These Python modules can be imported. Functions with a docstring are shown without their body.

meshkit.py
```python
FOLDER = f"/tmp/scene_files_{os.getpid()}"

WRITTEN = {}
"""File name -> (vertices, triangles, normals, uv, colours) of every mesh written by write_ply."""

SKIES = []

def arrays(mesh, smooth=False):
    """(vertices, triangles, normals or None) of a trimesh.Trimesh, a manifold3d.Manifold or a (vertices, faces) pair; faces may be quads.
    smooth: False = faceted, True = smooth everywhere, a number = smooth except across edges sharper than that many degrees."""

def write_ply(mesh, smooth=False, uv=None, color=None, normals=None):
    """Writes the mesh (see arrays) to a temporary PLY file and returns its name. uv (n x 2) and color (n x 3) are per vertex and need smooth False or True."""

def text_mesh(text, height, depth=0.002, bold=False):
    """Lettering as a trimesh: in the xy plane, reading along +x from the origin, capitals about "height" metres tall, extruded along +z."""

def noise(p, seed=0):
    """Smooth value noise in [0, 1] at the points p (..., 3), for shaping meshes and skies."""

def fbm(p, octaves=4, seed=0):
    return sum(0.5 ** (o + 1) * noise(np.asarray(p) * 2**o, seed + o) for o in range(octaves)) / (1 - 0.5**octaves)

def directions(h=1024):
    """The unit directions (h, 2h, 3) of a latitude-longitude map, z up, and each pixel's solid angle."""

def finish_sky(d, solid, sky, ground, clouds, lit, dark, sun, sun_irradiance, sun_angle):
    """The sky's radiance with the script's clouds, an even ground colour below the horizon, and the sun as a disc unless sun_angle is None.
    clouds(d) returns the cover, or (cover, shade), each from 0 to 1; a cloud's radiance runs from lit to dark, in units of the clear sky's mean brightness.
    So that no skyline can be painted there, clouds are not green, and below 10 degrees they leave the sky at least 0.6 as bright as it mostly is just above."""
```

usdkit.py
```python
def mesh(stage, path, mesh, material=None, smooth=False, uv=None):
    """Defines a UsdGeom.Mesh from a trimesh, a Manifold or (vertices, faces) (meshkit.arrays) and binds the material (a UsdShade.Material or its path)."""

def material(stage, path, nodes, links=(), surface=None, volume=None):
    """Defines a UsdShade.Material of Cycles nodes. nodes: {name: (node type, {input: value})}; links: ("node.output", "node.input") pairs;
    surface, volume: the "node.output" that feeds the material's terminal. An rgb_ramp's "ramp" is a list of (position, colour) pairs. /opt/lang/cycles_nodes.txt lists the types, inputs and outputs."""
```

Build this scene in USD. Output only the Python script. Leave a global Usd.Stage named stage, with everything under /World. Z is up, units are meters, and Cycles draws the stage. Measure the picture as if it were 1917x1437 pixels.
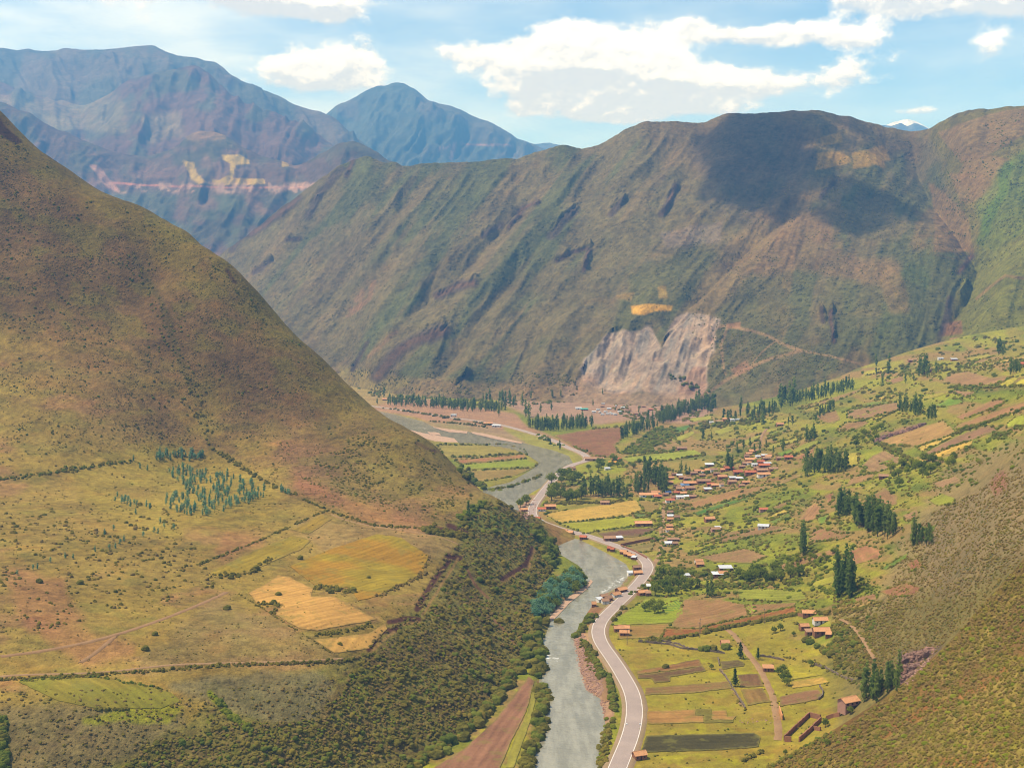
import math
import numpy as np
import shapely
from shapely.geometry import Polygon, LineString
import trimesh
import usdkit, meshkit
from scipy.interpolate import RBFInterpolator, PchipInterpolator
from scipy.spatial import Delaunay
from pxr import Gf, Sdf, Usd, UsdGeom, UsdLux, UsdShade, Vt

stage = Usd.Stage.CreateInMemory()
UsdGeom.SetStageUpAxis(stage, UsdGeom.Tokens.z)
UsdGeom.SetStageMetersPerUnit(stage, 1.0)
W = UsdGeom.Xform.Define(stage, '/World')
UsdGeom.Scope.Define(stage, '/World/Looks')
rng = np.random.default_rng(11)

# ------------------------------------------------------------------ camera
FPX, CU, CV, HORIZON, EYE = 2314.0, 958.5, 718.5, 566.0, 188.0      # the photograph is 1917 x 1437
PITCH = math.atan((CV - HORIZON) / FPX)
EXPOSURE = 0.28
cam = UsdGeom.Camera.Define(stage, '/World/camera')
cam.CreateHorizontalApertureAttr(36.0)
cam.CreateFocalLengthAttr(36.0 * FPX / 1917.0)
cam.CreateClippingRangeAttr(Gf.Vec2f(1.0, 200000.0))
cam.CreateExposureAttr(EXPOSURE)
cam.AddTranslateOp().Set(Gf.Vec3d(0, 0, EYE))
cam.AddRotateXOp().Set(90.0 - math.degrees(PITCH))

# ------------------------------------------------------------------ sun and sky
SUN_DIR = np.array([-0.62, 0.12, 0.0]); SUN_EL = math.radians(62)
SUN_DIR[:2] *= math.cos(SUN_EL) / np.hypot(*SUN_DIR[:2]); SUN_DIR[2] = math.sin(SUN_EL)
SUN_I, SKY_S = 1.22, 0.13
sun = UsdLux.DistantLight.Define(stage, '/World/sun')
sun.CreateIntensityAttr(SUN_I); sun.CreateAngleAttr(0.53); sun.CreateNormalizeAttr(True)
sun.CreateColorAttr(Gf.Vec3f(1.0, 0.905, 0.76))
zz = Gf.Vec3d(*SUN_DIR.tolist()); xx = Gf.Vec3d(0, 0, 1) ^ zz; xx.Normalize(); yy = zz ^ xx
sun.AddTransformOp().Set(Gf.Matrix4d(*xx, 0, *yy, 0, *zz, 0, 0, 0, 0, 1))


class Net:
    """A node graph under construction."""
    def __init__(s): s.n, s.l, s.k = {}, [], 0
    def add(s, kind, out, **inp):
        s.k += 1; name = f'n{s.k}'; vals = {}
        for a, b in inp.items():
            if isinstance(b, str) and '.' in b and b.split('.')[0] in s.n: s.l.append((b, f'{name}.{a}'))
            else: vals[a] = b
        s.n[name] = (kind, vals)
        return f'{name}.{out}'
    def m(s, op, a, b=0.0, c=0.0, clamp=False):
        return s.add('math', 'value', math_type=op, value1=a, value2=b, value3=c, use_clamp=clamp)
    def mr(s, v, a, b, c, d, kind='smoothstep'):
        return s.add('map_range', 'result', range_type=kind, value=v, from_min=a, from_max=b, to_min=c, to_max=d, clamp=True)
    def mixc(s, f, a, b, t='mix'):
        return s.add('mix', 'color', mix_type=t, fac=f, color1=a, color2=b)
    def noise(s, vec, scale, detail=4, rough=0.55, out='fac', **k):
        return s.add('noise_texture', out, vector=vec, scale=scale, detail=detail, roughness=rough, dimensions='3D', type='fBM', **k)
    def done(s, path, surface=None, volume=None): return usdkit.material(stage, path, s.n, s.l, surface=surface, volume=volume)


def sky_material():
    g = Net()
    sky = g.add('sky_texture', 'color', sky_type='single_scattering', sun_disc=False, sun_elevation=SUN_EL,
                sun_rotation=math.atan2(SUN_DIR[0], SUN_DIR[1]), altitude=3000.0, air_density=1.0, aerosol_density=0.7, ozone_density=1.0)
    d = g.add('texture_coordinate', 'generated')
    xyz = 'sx'; g.n[xyz] = ('separate_xyz', {}); g.l.append((d, 'sx.vector'))
    az = g.m('arctan2', 'sx.x', 'sx.y'); el = g.m('arcsine', 'sx.z')
    # clouds of the view: (azimuth, elevation, radii) in milliradians, from the photograph's directions
    blobs = [(1100, 100, 110, 54, 1.15), (1010, 130, 120, 44, 1.0), (895, 108, 85, 20, .75), (1200, 140, 105, 48, 1.05), (1130, 168, 160, 46, 1.0), (1330, 162, 110, 24, .75), (1440, 174, 100, 22, .7), (1560, 160, 54, 28, 1.0),
             (1180, 202, 190, 24, .6), (1285, 64, 46, 16, .95), (1350, 84, 90, 15, .95), (1470, 82, 78, 20, 1.0), (1580, 96, 44, 18, .95),
             (1730, 44, 120, 30, 1.0), (1870, 56, 90, 28, 1.0), (1600, 26, 80, 26, 1.0), (1790, 6, 130, 24, 1.0), (1810, 122, 46, 30, .75), (530, 26, 100, 24, 1.1), (625, 30, 56, 24, 1.0), (570, -4, 100, 22, .9),
             (580, 138, 95, 36, 1.0), (685, 122, 52, 32, .95), (620, 168, 120, 22, .6), (980, 210, 36, 15, .8), (1680, 230, 46, 8, .9), (1160, 224, 100, 14, .6), (1330, 212, 60, 12, .55),
             (150, 0, 420, 70, .45), (60, -80, 300, 80, .5)]
    wob = g.add('combine_xyz', 'vector', x=g.m('multiply', az, 1.0), y=g.m('multiply', el, 1.45), z=0.0)
    n1 = g.noise(wob, 19.0, 7, 0.56)
    w2 = g.add('vector_math', 'vector', math_type='add', vector1=wob, vector2=(-0.004, 0.012, 0.0))
    n2 = g.noise(w2, 19.0, 5, 0.54)
    fine = g.noise(wob, 58.0, 5, 0.62)
    fine2 = g.noise(g.add('vector_math', 'vector', math_type='add', vector1=wob, vector2=(-0.002, 0.006, 0.0)), 58.0, 4, 0.6)
    total, shade = 0.0, 0.0
    for (u, v, ru, rv, wgt) in blobs:
        a0, e0 = (u - CU) / FPX, math.atan((HORIZON - v) / FPX)
        p = g.m('divide', g.m('subtract', az, a0), 1.25 * ru / FPX); q = g.m('divide', g.m('subtract', el, e0), 1.3 * rv / FPX)
        r2 = g.m('add', g.m('multiply', p, p), g.m('multiply', q, q))
        b = g.m('multiply', g.m('exponent', g.m('multiply', r2, -1.35)), wgt)
        total = g.m('add', total, b)
        shade = g.m('add', shade, g.m('multiply', b, g.m('multiply', q, -0.85)))
    # everywhere else the same kind of broken cumulus
    w3 = g.add('combine_xyz', 'vector', x='sx.x', y='sx.y', z=g.m('multiply', 'sx.z', 1.7))
    far = g.noise(w3, 2.6, 6, 0.58)
    outside = g.mr(g.m('absolute', az), 0.44, 0.60, 0.0, 1.0)
    outside = g.m('maximum', outside, g.mr(el, 0.27, 0.40, 0.0, 1.0))
    general = g.m('multiply', g.mr(far, 0.50, 0.66, 0.0, 0.95), outside)
    dens = g.m('add', total, general)
    dens = g.m('add', dens, g.m('multiply', g.m('subtract', n1, 0.5), 2.1))
    dens = g.m('add', dens, g.m('multiply', g.m('subtract', fine, 0.5), 1.0))
    cover = g.mr(dens, 0.40, 0.95, 0.0, 1.0)
    lit = g.m('add', g.m('multiply', g.m('subtract', n1, n2), 3.6), g.m('multiply', g.m('subtract', fine, fine2), 2.2))
    sh = g.m('add', g.m('subtract', g.mr(shade, -0.15, 0.36, 0.0, 1.0), lit), g.mr(dens, 0.9, 2.0, 0.0, 0.25))
    sh = g.m('maximum', 0.0, sh, 0, True)
    ccol = g.mixc(sh, CLOUD_LIT, CLOUD_DARK)
    # thin high veil, stronger to the left
    stv = g.add('combine_xyz', 'vector', x=g.m('multiply', az, 2.0), y=g.m('multiply', el, 8.0), z=0.3)
    veil = g.mr(g.noise(stv, 3.2, 5, 0.55), 0.30, 0.72, 0.25, 0.85)
    left = g.mr(az, 0.30, -0.40, 0.40, 1.0)
    veil = g.m('multiply', veil, left)
    base = g.mixc(1.0, sky, SKY_TINT, 'multiply')
    c1 = g.mixc(veil, base, VEIL)
    c2 = g.mixc(cover, c1, ccol)
    bg = g.add('background_shader', 'background', color=c2, strength=SKY_S)
    return g.done('/World/Looks/sky', surface=bg)


CLOUD_LIT, CLOUD_DARK, VEIL, SKY_TINT = (8.2, 8.1, 8.0), (4.7, 4.95, 5.4), (6.6, 7.2, 7.7), (0.78, 1.02, 1.14)
dome = UsdLux.DomeLight.Define(stage, '/World/sky')
UsdShade.MaterialBindingAPI.Apply(dome.GetPrim()).Bind(sky_material())
dome.GetPrim().SetCustomDataByKey('kind', 'structure')

# ------------------------------------------------------------------ helpers: photograph directions, objects, colours
SP, CP = math.sin(PITCH), math.cos(PITCH)


def rays(u, v):
    """World directions, scaled so that y = 1, of photograph pixels."""
    u, v = np.asarray(u, float) - CU, CV - np.asarray(v, float)
    d = np.stack([u, FPX * CP + v * SP, -FPX * SP + v * CP], -1)
    return d / d[..., 1:2]


def project(p):
    q = np.asarray(p, float) - [0, 0, EYE]
    fw = q[..., 1] * CP - q[..., 2] * SP; up = q[..., 1] * SP + q[..., 2] * CP
    return CU + FPX * q[..., 0] / fw, CV - FPX * up / fw


def at_y(u, v, y): return rays(u, v) * np.asarray(y, float)[..., None] + [0, 0, EYE]


def at_z(u, v, z):
    d = rays(u, v); return d * ((np.asarray(z, float) - EYE) / d[..., 2])[..., None] + [0, 0, EYE]


def lin(c):
    c = np.asarray(c, float) / 255.0
    return np.where(c < 0.04045, c / 12.92, ((c + 0.055) / 1.055) ** 2.4)


GAIN = 0.66
def col(*c): return tuple((lin(c) * GAIN).tolist())


COUNT = {}
def free(name, parent='/World'):
    k = COUNT.get((parent, name), 0); COUNT[(parent, name)] = k + 1
    return f'{parent}/{name}' if k == 0 else f'{parent}/{name}_{k:03d}'


def tag(prim, label=None, category=None, group=None, kind=None):
    for k, x in (('label', label), ('category', category), ('group', group), ('kind', kind)):
        if x: prim.SetCustomDataByKey(k, x)
    return prim


def obj(name, mesh, mat, parent='/World', smooth=False, **t):
    m = usdkit.mesh(stage, free(name, parent), mesh, mat, smooth=smooth)
    tag(m.GetPrim(), **t)
    return m


def primvar(m, name, data, kind='color'):
    data = np.asarray(data, np.float32)
    a = UsdGeom.PrimvarsAPI(m)
    if kind == 'color': a.CreatePrimvar(name, Sdf.ValueTypeNames.Color3fArray, 'vertex').Set(Vt.Vec3fArray.FromNumpy(data))
    else: a.CreatePrimvar(name, Sdf.ValueTypeNames.FloatArray, 'vertex').Set(Vt.FloatArray.FromNumpy(data))


def fbm2(x, y, size, octaves=4, seed=0): return meshkit.fbm(np.stack([x / size, y / size, np.full_like(x, seed * 7.3)], -1), octaves, seed)
def ridge2(x, y, size, octaves=3, seed=0):
    o, a, s = 0.0, 0.5, 1.0
    for k in range(octaves):
        o = o + a * (1 - np.abs(2 * meshkit.noise(np.stack([x / size * s, y / size * s, np.full_like(x, k * 3.1 + seed)], -1), seed + k) - 1)); a *= 0.5; s *= 2.1
    return o
def smooth(a, b, x): t = np.clip((x - a) / (b - a), 0, 1); return t * t * (3 - 2 * t)


def inside(poly, u, v):
    p = Polygon(poly).buffer(0); shapely.prepare(p)
    b = p.bounds; m = (u >= b[0]) & (u <= b[2]) & (v >= b[1]) & (v <= b[3])
    out = np.zeros(u.shape, bool); out[m] = shapely.contains_xy(p, u[m], v[m]); return out
def near(line, u, v, r):
    """0..1 closeness of the points to a polyline."""
    l = LineString(line); b = l.bounds
    m = (u >= b[0] - r) & (u <= b[2] + r) & (v >= b[1] - r) & (v <= b[3] + r)
    out = np.zeros(u.shape); out[m] = np.clip(1 - shapely.distance(l, shapely.points(u[m], v[m])) / r, 0, 1); return out


def grid_faces(n, k):
    i, j = np.meshgrid(np.arange(n - 1), np.arange(k - 1), indexing='ij')
    a = (i * k + j).ravel(); b = a + 1; c = a + k; d = c + 1
    return np.vstack([np.stack([a, c, d], 1), np.stack([a, d, b], 1)])


def upward(v, f):
    n = np.cross(v[f[:, 1]] - v[f[:, 0]], v[f[:, 2]] - v[f[:, 0]])
    flip = n[:, 2] < 0; f = f.copy(); f[flip] = f[flip][:, ::-1]; return f


# ------------------------------------------------------------------ terrain material: measured soil and plant tints per vertex, broken up by noise
def ground_material(name, speck, speck_scale, speck_col, bump, big=0.02, var=0.5, grain=0.6):
    g = Net()
    tint = g.add('attribute', 'color', attribute='tint'); scrub = g.add('attribute', 'fac', attribute='scrub')
    p = g.add('geometry', 'position')
    n0 = g.noise(p, big, 5, 0.6); n1 = g.noise(p, big * 9, 5, 0.62); n2 = g.noise(p, grain, 3, 0.6)
    k = g.m('add', g.m('add', g.mr(n0, .3, .7, -var * .45, var * .45, 'linear'), g.mr(n1, .3, .7, -var * .5, var * .5, 'linear')), g.mr(n2, .25, .75, -var * .35, var * .35, 'linear'))
    n3 = g.noise(p, grain * .28, 3, 0.6)
    k = g.m('add', g.m('add', k, g.mr(n3, .3, .7, -var * .28, var * .28, 'linear')), 1.0)
    kv = g.add('combine_xyz', 'vector', x=k, y=k, z=k)
    c = g.mixc(1.0, tint, kv, 'multiply')
    # hue drift: some places drier, some greener
    h = g.noise(p, big * 3.1, 4, 0.6)
    c = g.mixc(g.mr(h, .52, .72, 0, .35), c, g.mixc(1.0, c, (1.25, 0.96, 0.78), 'multiply'))
    c = g.mixc(g.mr(h, .48, .28, 0, .35), c, g.mixc(1.0, c, (0.84, 1.03, 0.86), 'multiply'))
    vo = g.add('voronoi_texture', 'distance', vector=p, scale=speck_scale, dimensions='3D', feature='f1', metric='euclidean', randomness=1.0)
    patch = g.noise(p, speck_scale * 0.22, 3, 0.6)
    sp = g.m('multiply', g.mr(vo, .20, .48, 1.0, 0.0), g.mr(patch, .38, .62, 0.25, 1.0))
    sp = g.m('multiply', g.m('multiply', sp, scrub), speck)
    c = g.mixc(sp, c, speck_col)
    hgt = g.m('add', g.m('multiply', n2, 0.6), g.m('multiply', sp, 1.2))
    b = g.add('bump', 'normal', height=hgt, strength=bump, distance=1.0)
    s = g.add('principled_bsdf', 'BSDF', base_color=c, roughness=0.95, specular_ior_level=0.1, normal=b)
    return g.done(f'/World/Looks/{name}', surface=s)


# ------------------------------------------------------------------ terrain shapes
RIVER_L = [(1000, 1600), (1005, 1437), (1010, 1390), (1025, 1340), (1016, 1290), (1020, 1230), (1004, 1200), (1008, 1180), (1030, 1155), (1062, 1122), (1100, 1095), (1106, 1080), (1090, 1058),
           (1050, 1034), (1008, 1014), (940, 966), (900, 932), (912, 914), (960, 902), (1003, 876), (1012, 866), (990, 850), (950, 838), (890, 830), (820, 826), (770, 812), (730, 798), (690, 778)]
RIVER_R = [(690, 766), (740, 776), (790, 788), (812, 800), (860, 806), (905, 812), (960, 825), (1030, 842), (1062, 853), (1070, 866), (1050, 884), (1015, 908), (985, 925), (962, 940),
           (968, 958), (995, 990), (1035, 1000), (1080, 1010), (1130, 1035), (1165, 1055), (1174, 1072), (1155, 1096), (1125, 1111), (1110, 1122), (1090, 1150), (1078, 1172), (1066, 1196),
           (1073, 1222), (1080, 1260), (1091, 1290), (1116, 1308), (1121, 1330), (1125, 1370), (1118, 1400), (1115, 1437), (1105, 1600)]
RIVER_PX = RIVER_L + RIVER_R
rp = np.array(RIVER_PX, float)
RIVER = Polygon(at_z(rp[:, 0], rp[:, 1], np.full(len(rp), 0.0))[:, :2]).buffer(0)
RIVER = RIVER.buffer(2.0).buffer(-2.0)
shapely.prepare(RIVER)


class Sheet:
    """A height field z(x, y) on a fan of bearings; hit() finds where a photograph direction meets it."""
    def __init__(self, s, ys, height):
        S, Y = np.meshgrid(s, ys, indexing='ij')
        X = S / FPX * Y
        Z = height(X, Y)
        self.v = np.stack([X, Y, Z], -1).reshape(-1, 3)
        self.f = upward(self.v, grid_faces(len(s), len(ys)))
        self.pu, self.pv = project(self.v)
        self.mesh = trimesh.Trimesh(self.v, self.f, process=False)

    def caster(self):
        if not hasattr(self, 'rc'):
            from trimesh.ray.ray_pyembree import RayMeshIntersector
            self.rc = RayMeshIntersector(self.mesh)
        return self.rc

    def hit(self, u, v):
        """(points, found)"""
        d = rays(np.atleast_1d(u), np.atleast_1d(v)); d = d / np.linalg.norm(d, axis=1, keepdims=True)
        o = np.broadcast_to([0.0, 0.0, EYE], d.shape)
        loc, ri, _ = self.caster().intersects_location(o, d, multiple_hits=False)
        out = np.zeros(d.shape); ok = np.zeros(len(d), bool); out[ri] = loc; ok[ri] = True
        return out, ok

    def drop(self, x, y):
        """Heights straight below points."""
        x, y = np.atleast_1d(x), np.atleast_1d(y)
        o = np.stack([x, y, np.full(len(x), 4000.0)], 1); d = np.tile([0, 0, -1.0], (len(x), 1))
        loc, ri, _ = self.caster().intersects_location(o, d, multiple_hits=False)
        out = np.full(len(x), np.nan); out[ri] = loc[:, 2]; return out


def tps(points, smoothing):
    p = np.array(points, float)
    r = RBFInterpolator(p[:, :2] / 500.0, p[:, 2] / 100.0, kernel='thin_plate_spline', smoothing=smoothing)
    def f(x, y):
        q = np.stack([x.ravel(), y.ravel()], 1) / 500.0
        return r(q).reshape(x.shape) * 100.0
    return f


def coarse(f, s, ys, n=90, k=110):
    """Evaluates f on a thinner fan and interpolates (f is smooth)."""
    from scipy.interpolate import RectBivariateSpline
    a = np.linspace(s[0], s[-1], n); b = np.exp(np.linspace(np.log(ys[0]), np.log(ys[-1]), k))
    A, B = np.meshgrid(a, b, indexing='ij')
    sp = RectBivariateSpline(a, np.log(b), f(A / FPX * B, B))
    return sp(s, np.log(ys))


# --- near spur at the lower right
SPUR = [(1430, 1440, 452), (1500, 1402, 462), (1600, 1348, 470), (1680, 1292, 468), (1760, 1222, 458), (1840, 1132, 446), (1917, 1046, 436), (2020, 930, 430)]
PS = [tuple(at_y(u, v, y)) for u, v, y in SPUR] + [tuple(at_y(u, v, y)) for u, v, y in [(1700, 1437, 345), (1600, 1437, 395), (1520, 1437, 420), (1917, 1437, 275), (1800, 1330, 365), (1917, 1240, 345), (1860, 1140, 425), (1760, 1290, 410), (2100, 1300, 270), (2100, 1437, 235), (1500, 1600, 350), (1700, 1600, 285), (1900, 1600, 235), (1440, 1500, 425)]]
for u, v, y in SPUR:
    slope = (at_y(u, v, y)[2] - EYE) / y
    PS += [tuple([rays(u, v)[0] * y * k, y * k, EYE + slope * y * k - drop]) for k, drop in ((1.05, 6.0), (1.16, 42.0), (1.35, 120.0))]
base_spur = tps(PS, 0.0002)
# --- valley floor and the farmed slope on the right: (u, v, height)
floor_z = [(u, v, 1.5) for u, v in [(900, 1437), (1100, 1437), (1300, 1437), (1480, 1437), (1100, 1300), (1300, 1300), (1450, 1320), (1480, 1250), (1080, 1150), (1250, 1150), (1240, 1060), (1000, 1050), (1120, 960),
            (900, 950), (1000, 880), (1150, 830), (850, 800), (1000, 790), (700, 770), (700, 745), (900, 742), (1080, 748), (1200, 760), (600, 900), (600, 1100), (300, 1300), (300, 1000), (1200, 900), (1190, 950), (900, 1600), (1300, 1600)]]
floor_z += [(1330, 765, 3), (1370, 1150, 2), (1420, 1200, 2), (1530, 1180, 9), (1480, 1130, 8), (1580, 1290, 4), (1640, 1290, 10), (1700, 1180, 44), (1620, 1200, 17), (1740, 1110, 50), (1580, 1080, 26), (1500, 1080, 15), (1400, 1080, 8), (1300, 1090, 3), (1300, 1000, 4),
            (1450, 1000, 17), (1300, 920, 5), (1400, 880, 20), (1430, 940, 21), (1540, 880, 40), (1540, 960, 33), (1640, 985, 42), (1650, 900, 50), (1760, 990, 62), (1800, 900, 74), 
            (1480, 745, 34), (1590, 722, 62), (1400, 800, 16), (1500, 800, 36), (1600, 780, 60), (1700, 760, 80), (1720, 690, 97), (1700, 670, 101), (1640, 700, 78), (1800, 760, 90), (1880, 660, 118), (1790, 634, 129), (1917, 628, 138), (1917, 720, 112), (1917, 790, 102), (1800, 830, 80), (2050, 700, 150), (2050, 630, 160),
            (1620, 1250, 14)]
P = [tuple(at_z(u, v, z)) for u, v, z in floor_z]
P += [tuple(at_y(u, v, y)) for u, v, y in [(1917, 1030, 475), (1800, 1150, 500), (1917, 880, 570), (1880, 950, 535), (1830, 1050, 505), (2050, 900, 545), (2050, 1000, 480), (1760, 1220, 505), (2150, 900, 520)]]
P += [(x, 2700.0, z) for x, z in ((-900, 0), (-300, 0), (300, 0), (500, 5), (700, 20), (900, 50), (1200, 70))] + [(-1000.0, 3300.0, 0.0), (200.0, 3300.0, 0.0), (1200.0, 3300.0, 30.0)]
P += [(-400.0, y, 0.0) for y in (500.0, 900.0, 1500.0)]
base_floor = tps(P, 0.002)
s1 = np.arange(-640, 1180, 1.9); y1 = EYE * FPX / np.concatenate([np.arange(1560, 960, -5.0), np.arange(960, 140, -1.75)])
y1 = np.concatenate([y1, np.linspace(y1[-1], 3400, 12)[1:]])


def floor_height(X, Y):
    Z = coarse(base_floor, s1, y1)
    d = shapely.distance(RIVER, shapely.points(X.ravel(), Y.ravel())).reshape(X.shape)
    inn = shapely.contains_xy(RIVER, X.ravel(), Y.ravel()).reshape(X.shape)
    away = smooth(2, 60, d)
    sp = coarse(base_spur, s1, np.clip(y1, 225, 5000), 120, 140)
    under = smooth(470, 430, Y) * smooth(40, 70, X)
    Z = Z * (1 - under) + np.minimum(Z, sp - 6) * under
    Z = np.maximum(Z, 0.9 + 0.6 * away)
    rise = smooth(6, 45, Z)
    Z = Z + rise * ((fbm2(X, Y, 140, 3, 3) - .5) * 9 + (fbm2(X, Y, 36, 3, 4) - .5) * 2.6) + (fbm2(X, Y, 25, 2, 5) - .5) * .5 * away
    Z = np.where(inn, -1.2, np.where(d < 6, -0.6 + (Z + 0.6) * smooth(0, 6, d), Z))
    return Z


valley = Sheet(s1, y1, floor_height)

# --- left hill with its bench: (u, v, y or z)
LY = [(0, 225, 1300), (60, 275, 1290), (130, 315, 1280), (200, 355, 1270), (260, 378, 1250), (310, 402, 1230), (350, 432, 1200), (385, 462, 1175), (420, 492, 1150), (460, 540, 1138), (500, 590, 1130), (550, 632, 1125), (600, 672, 1120),
      (640, 712, 1110), (700, 765, 1080), (770, 808, 1045), (820, 838, 1010), (850, 868, 990), (900, 922, 965), (-140, 130, 1330), (-300, 30, 1350)]
LB = [(p[0], p[1], p[2]) for p in LY]
HZ = [(950, 940, 38), (998, 965, 16), (1026, 1046, 4), (1050, 1036, -4), (1036, 996, -5), (1070, 1060, -6)]
MID = [(0, 850, 900), (0, 720, 1000), (0, 540, 1110), (100, 600, 1085), (200, 600, 1095), (200, 760, 990), (330, 700, 1050), (330, 850, 985), (300, 520, 1150), (380, 570, 1110), (500, 750, 1045), (500, 850, 975), (650, 850, 965), (700, 920, 900), (600, 910, 880), (560, 720, 1070), (640, 790, 1035), (770, 880, 940),
       (-150, 600, 1100), (-150, 850, 900), (-300, 300, 1200)]
BZ = [(0, 1265, 46), (200, 1250, 44), (400, 1240, 40), (640, 1235, 34), (700, 1212, 34), (760, 1145, 35), (800, 1110, 35), (850, 1040, 35), (870, 1018, 36), (860, 975, 42), (860, 930, 46), (200, 1000, 56), (500, 1000, 49), (600, 960, 51), (800, 980, 42), (400, 1130, 44), (200, 1130, 49), (0, 1100, 55), (620, 1100, 41), (720, 1060, 38), (920, 960, 40),
      (0, 1437, 28), (190, 1310, 40), (300, 1437, 20), (600, 1437, 11), (600, 1320, 27), (450, 1340, 30), (800, 1250, 21), (900, 1100, 21), (970, 1100, 9), (950, 1020, 22), (960, 1225, 2.5), (995, 1195, 2), (720, 1437, 4), (850, 1320, 10), (925, 1330, -1), (870, 1392, -1), (800, 1440, -1), (972, 1262, -1), (1000, 1130, 5), (0, 1600, 8), (600, 1600, 4), (-150, 1100, 56), (-150, 1300, 46), (-150, 1600, 8),
      (900, 1437, -5), (1010, 1280, -6), (1060, 1150, -6), (1100, 1060, -8), (1060, 1000, -10), (1000, 920, -12), (900, 1600, -6), (960, 1360, -5), (1160, 1000, -14), (1160, 1300, -14)]
PB = [tuple(at_y(u, v, y)) for u, v, y in LB + MID] + [tuple(at_z(u, v, z)) for u, v, z in HZ + BZ]
for u, v, y in LB:
    slope = (at_y(u, v, y)[2] - EYE) / y
    PB += [tuple([rays(u, v)[0] * y * k, y * k, EYE + slope * y * k - drop]) for k, drop in ((1.07, 26.0), (1.25, 130.0), (1.6, 330.0))]
base_hill = tps(PB, 0.0006)
sb = np.arange(-1110, 190, 2.1); yb = np.exp(np.linspace(np.log(365), np.log(1560), 690))


def hill_height(X, Y):
    Z = coarse(base_hill, sb, yb, 130, 150)
    up = smooth(60, 150, Z)
    low = 1 - smooth(26, 44, Z)
    q = X * 0.80 + Y * 0.25
    Z = Z + up * ((ridge2(q, Y * .22 - X * .15, 170, 3, 2) - .45) * 30 + (fbm2(X, Y, 50, 3, 8) - .5) * 10)
    Z = Z + (fbm2(X, Y, 16, 3, 9) - .5) * (1.2 + 1.3 * up) + low * (fbm2(X, Y, 22, 3, 12) - .5) * 5 * smooth(3, 10, Z)
    return Z


hill = Sheet(sb, yb, hill_height)

ss = np.arange(430, 1130, 1.9); ysp = np.exp(np.linspace(np.log(225), np.log(600), 330))
def spur_height(X, Y):
    Z = coarse(base_spur, ss, ysp, 90, 90)
    return Z + (fbm2(X, Y, 26, 4, 21) - .5) * 3.0 + (fbm2(X, Y, 6, 3, 22) - .5) * 1.0
spur = Sheet(ss, ysp, spur_height)


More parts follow.
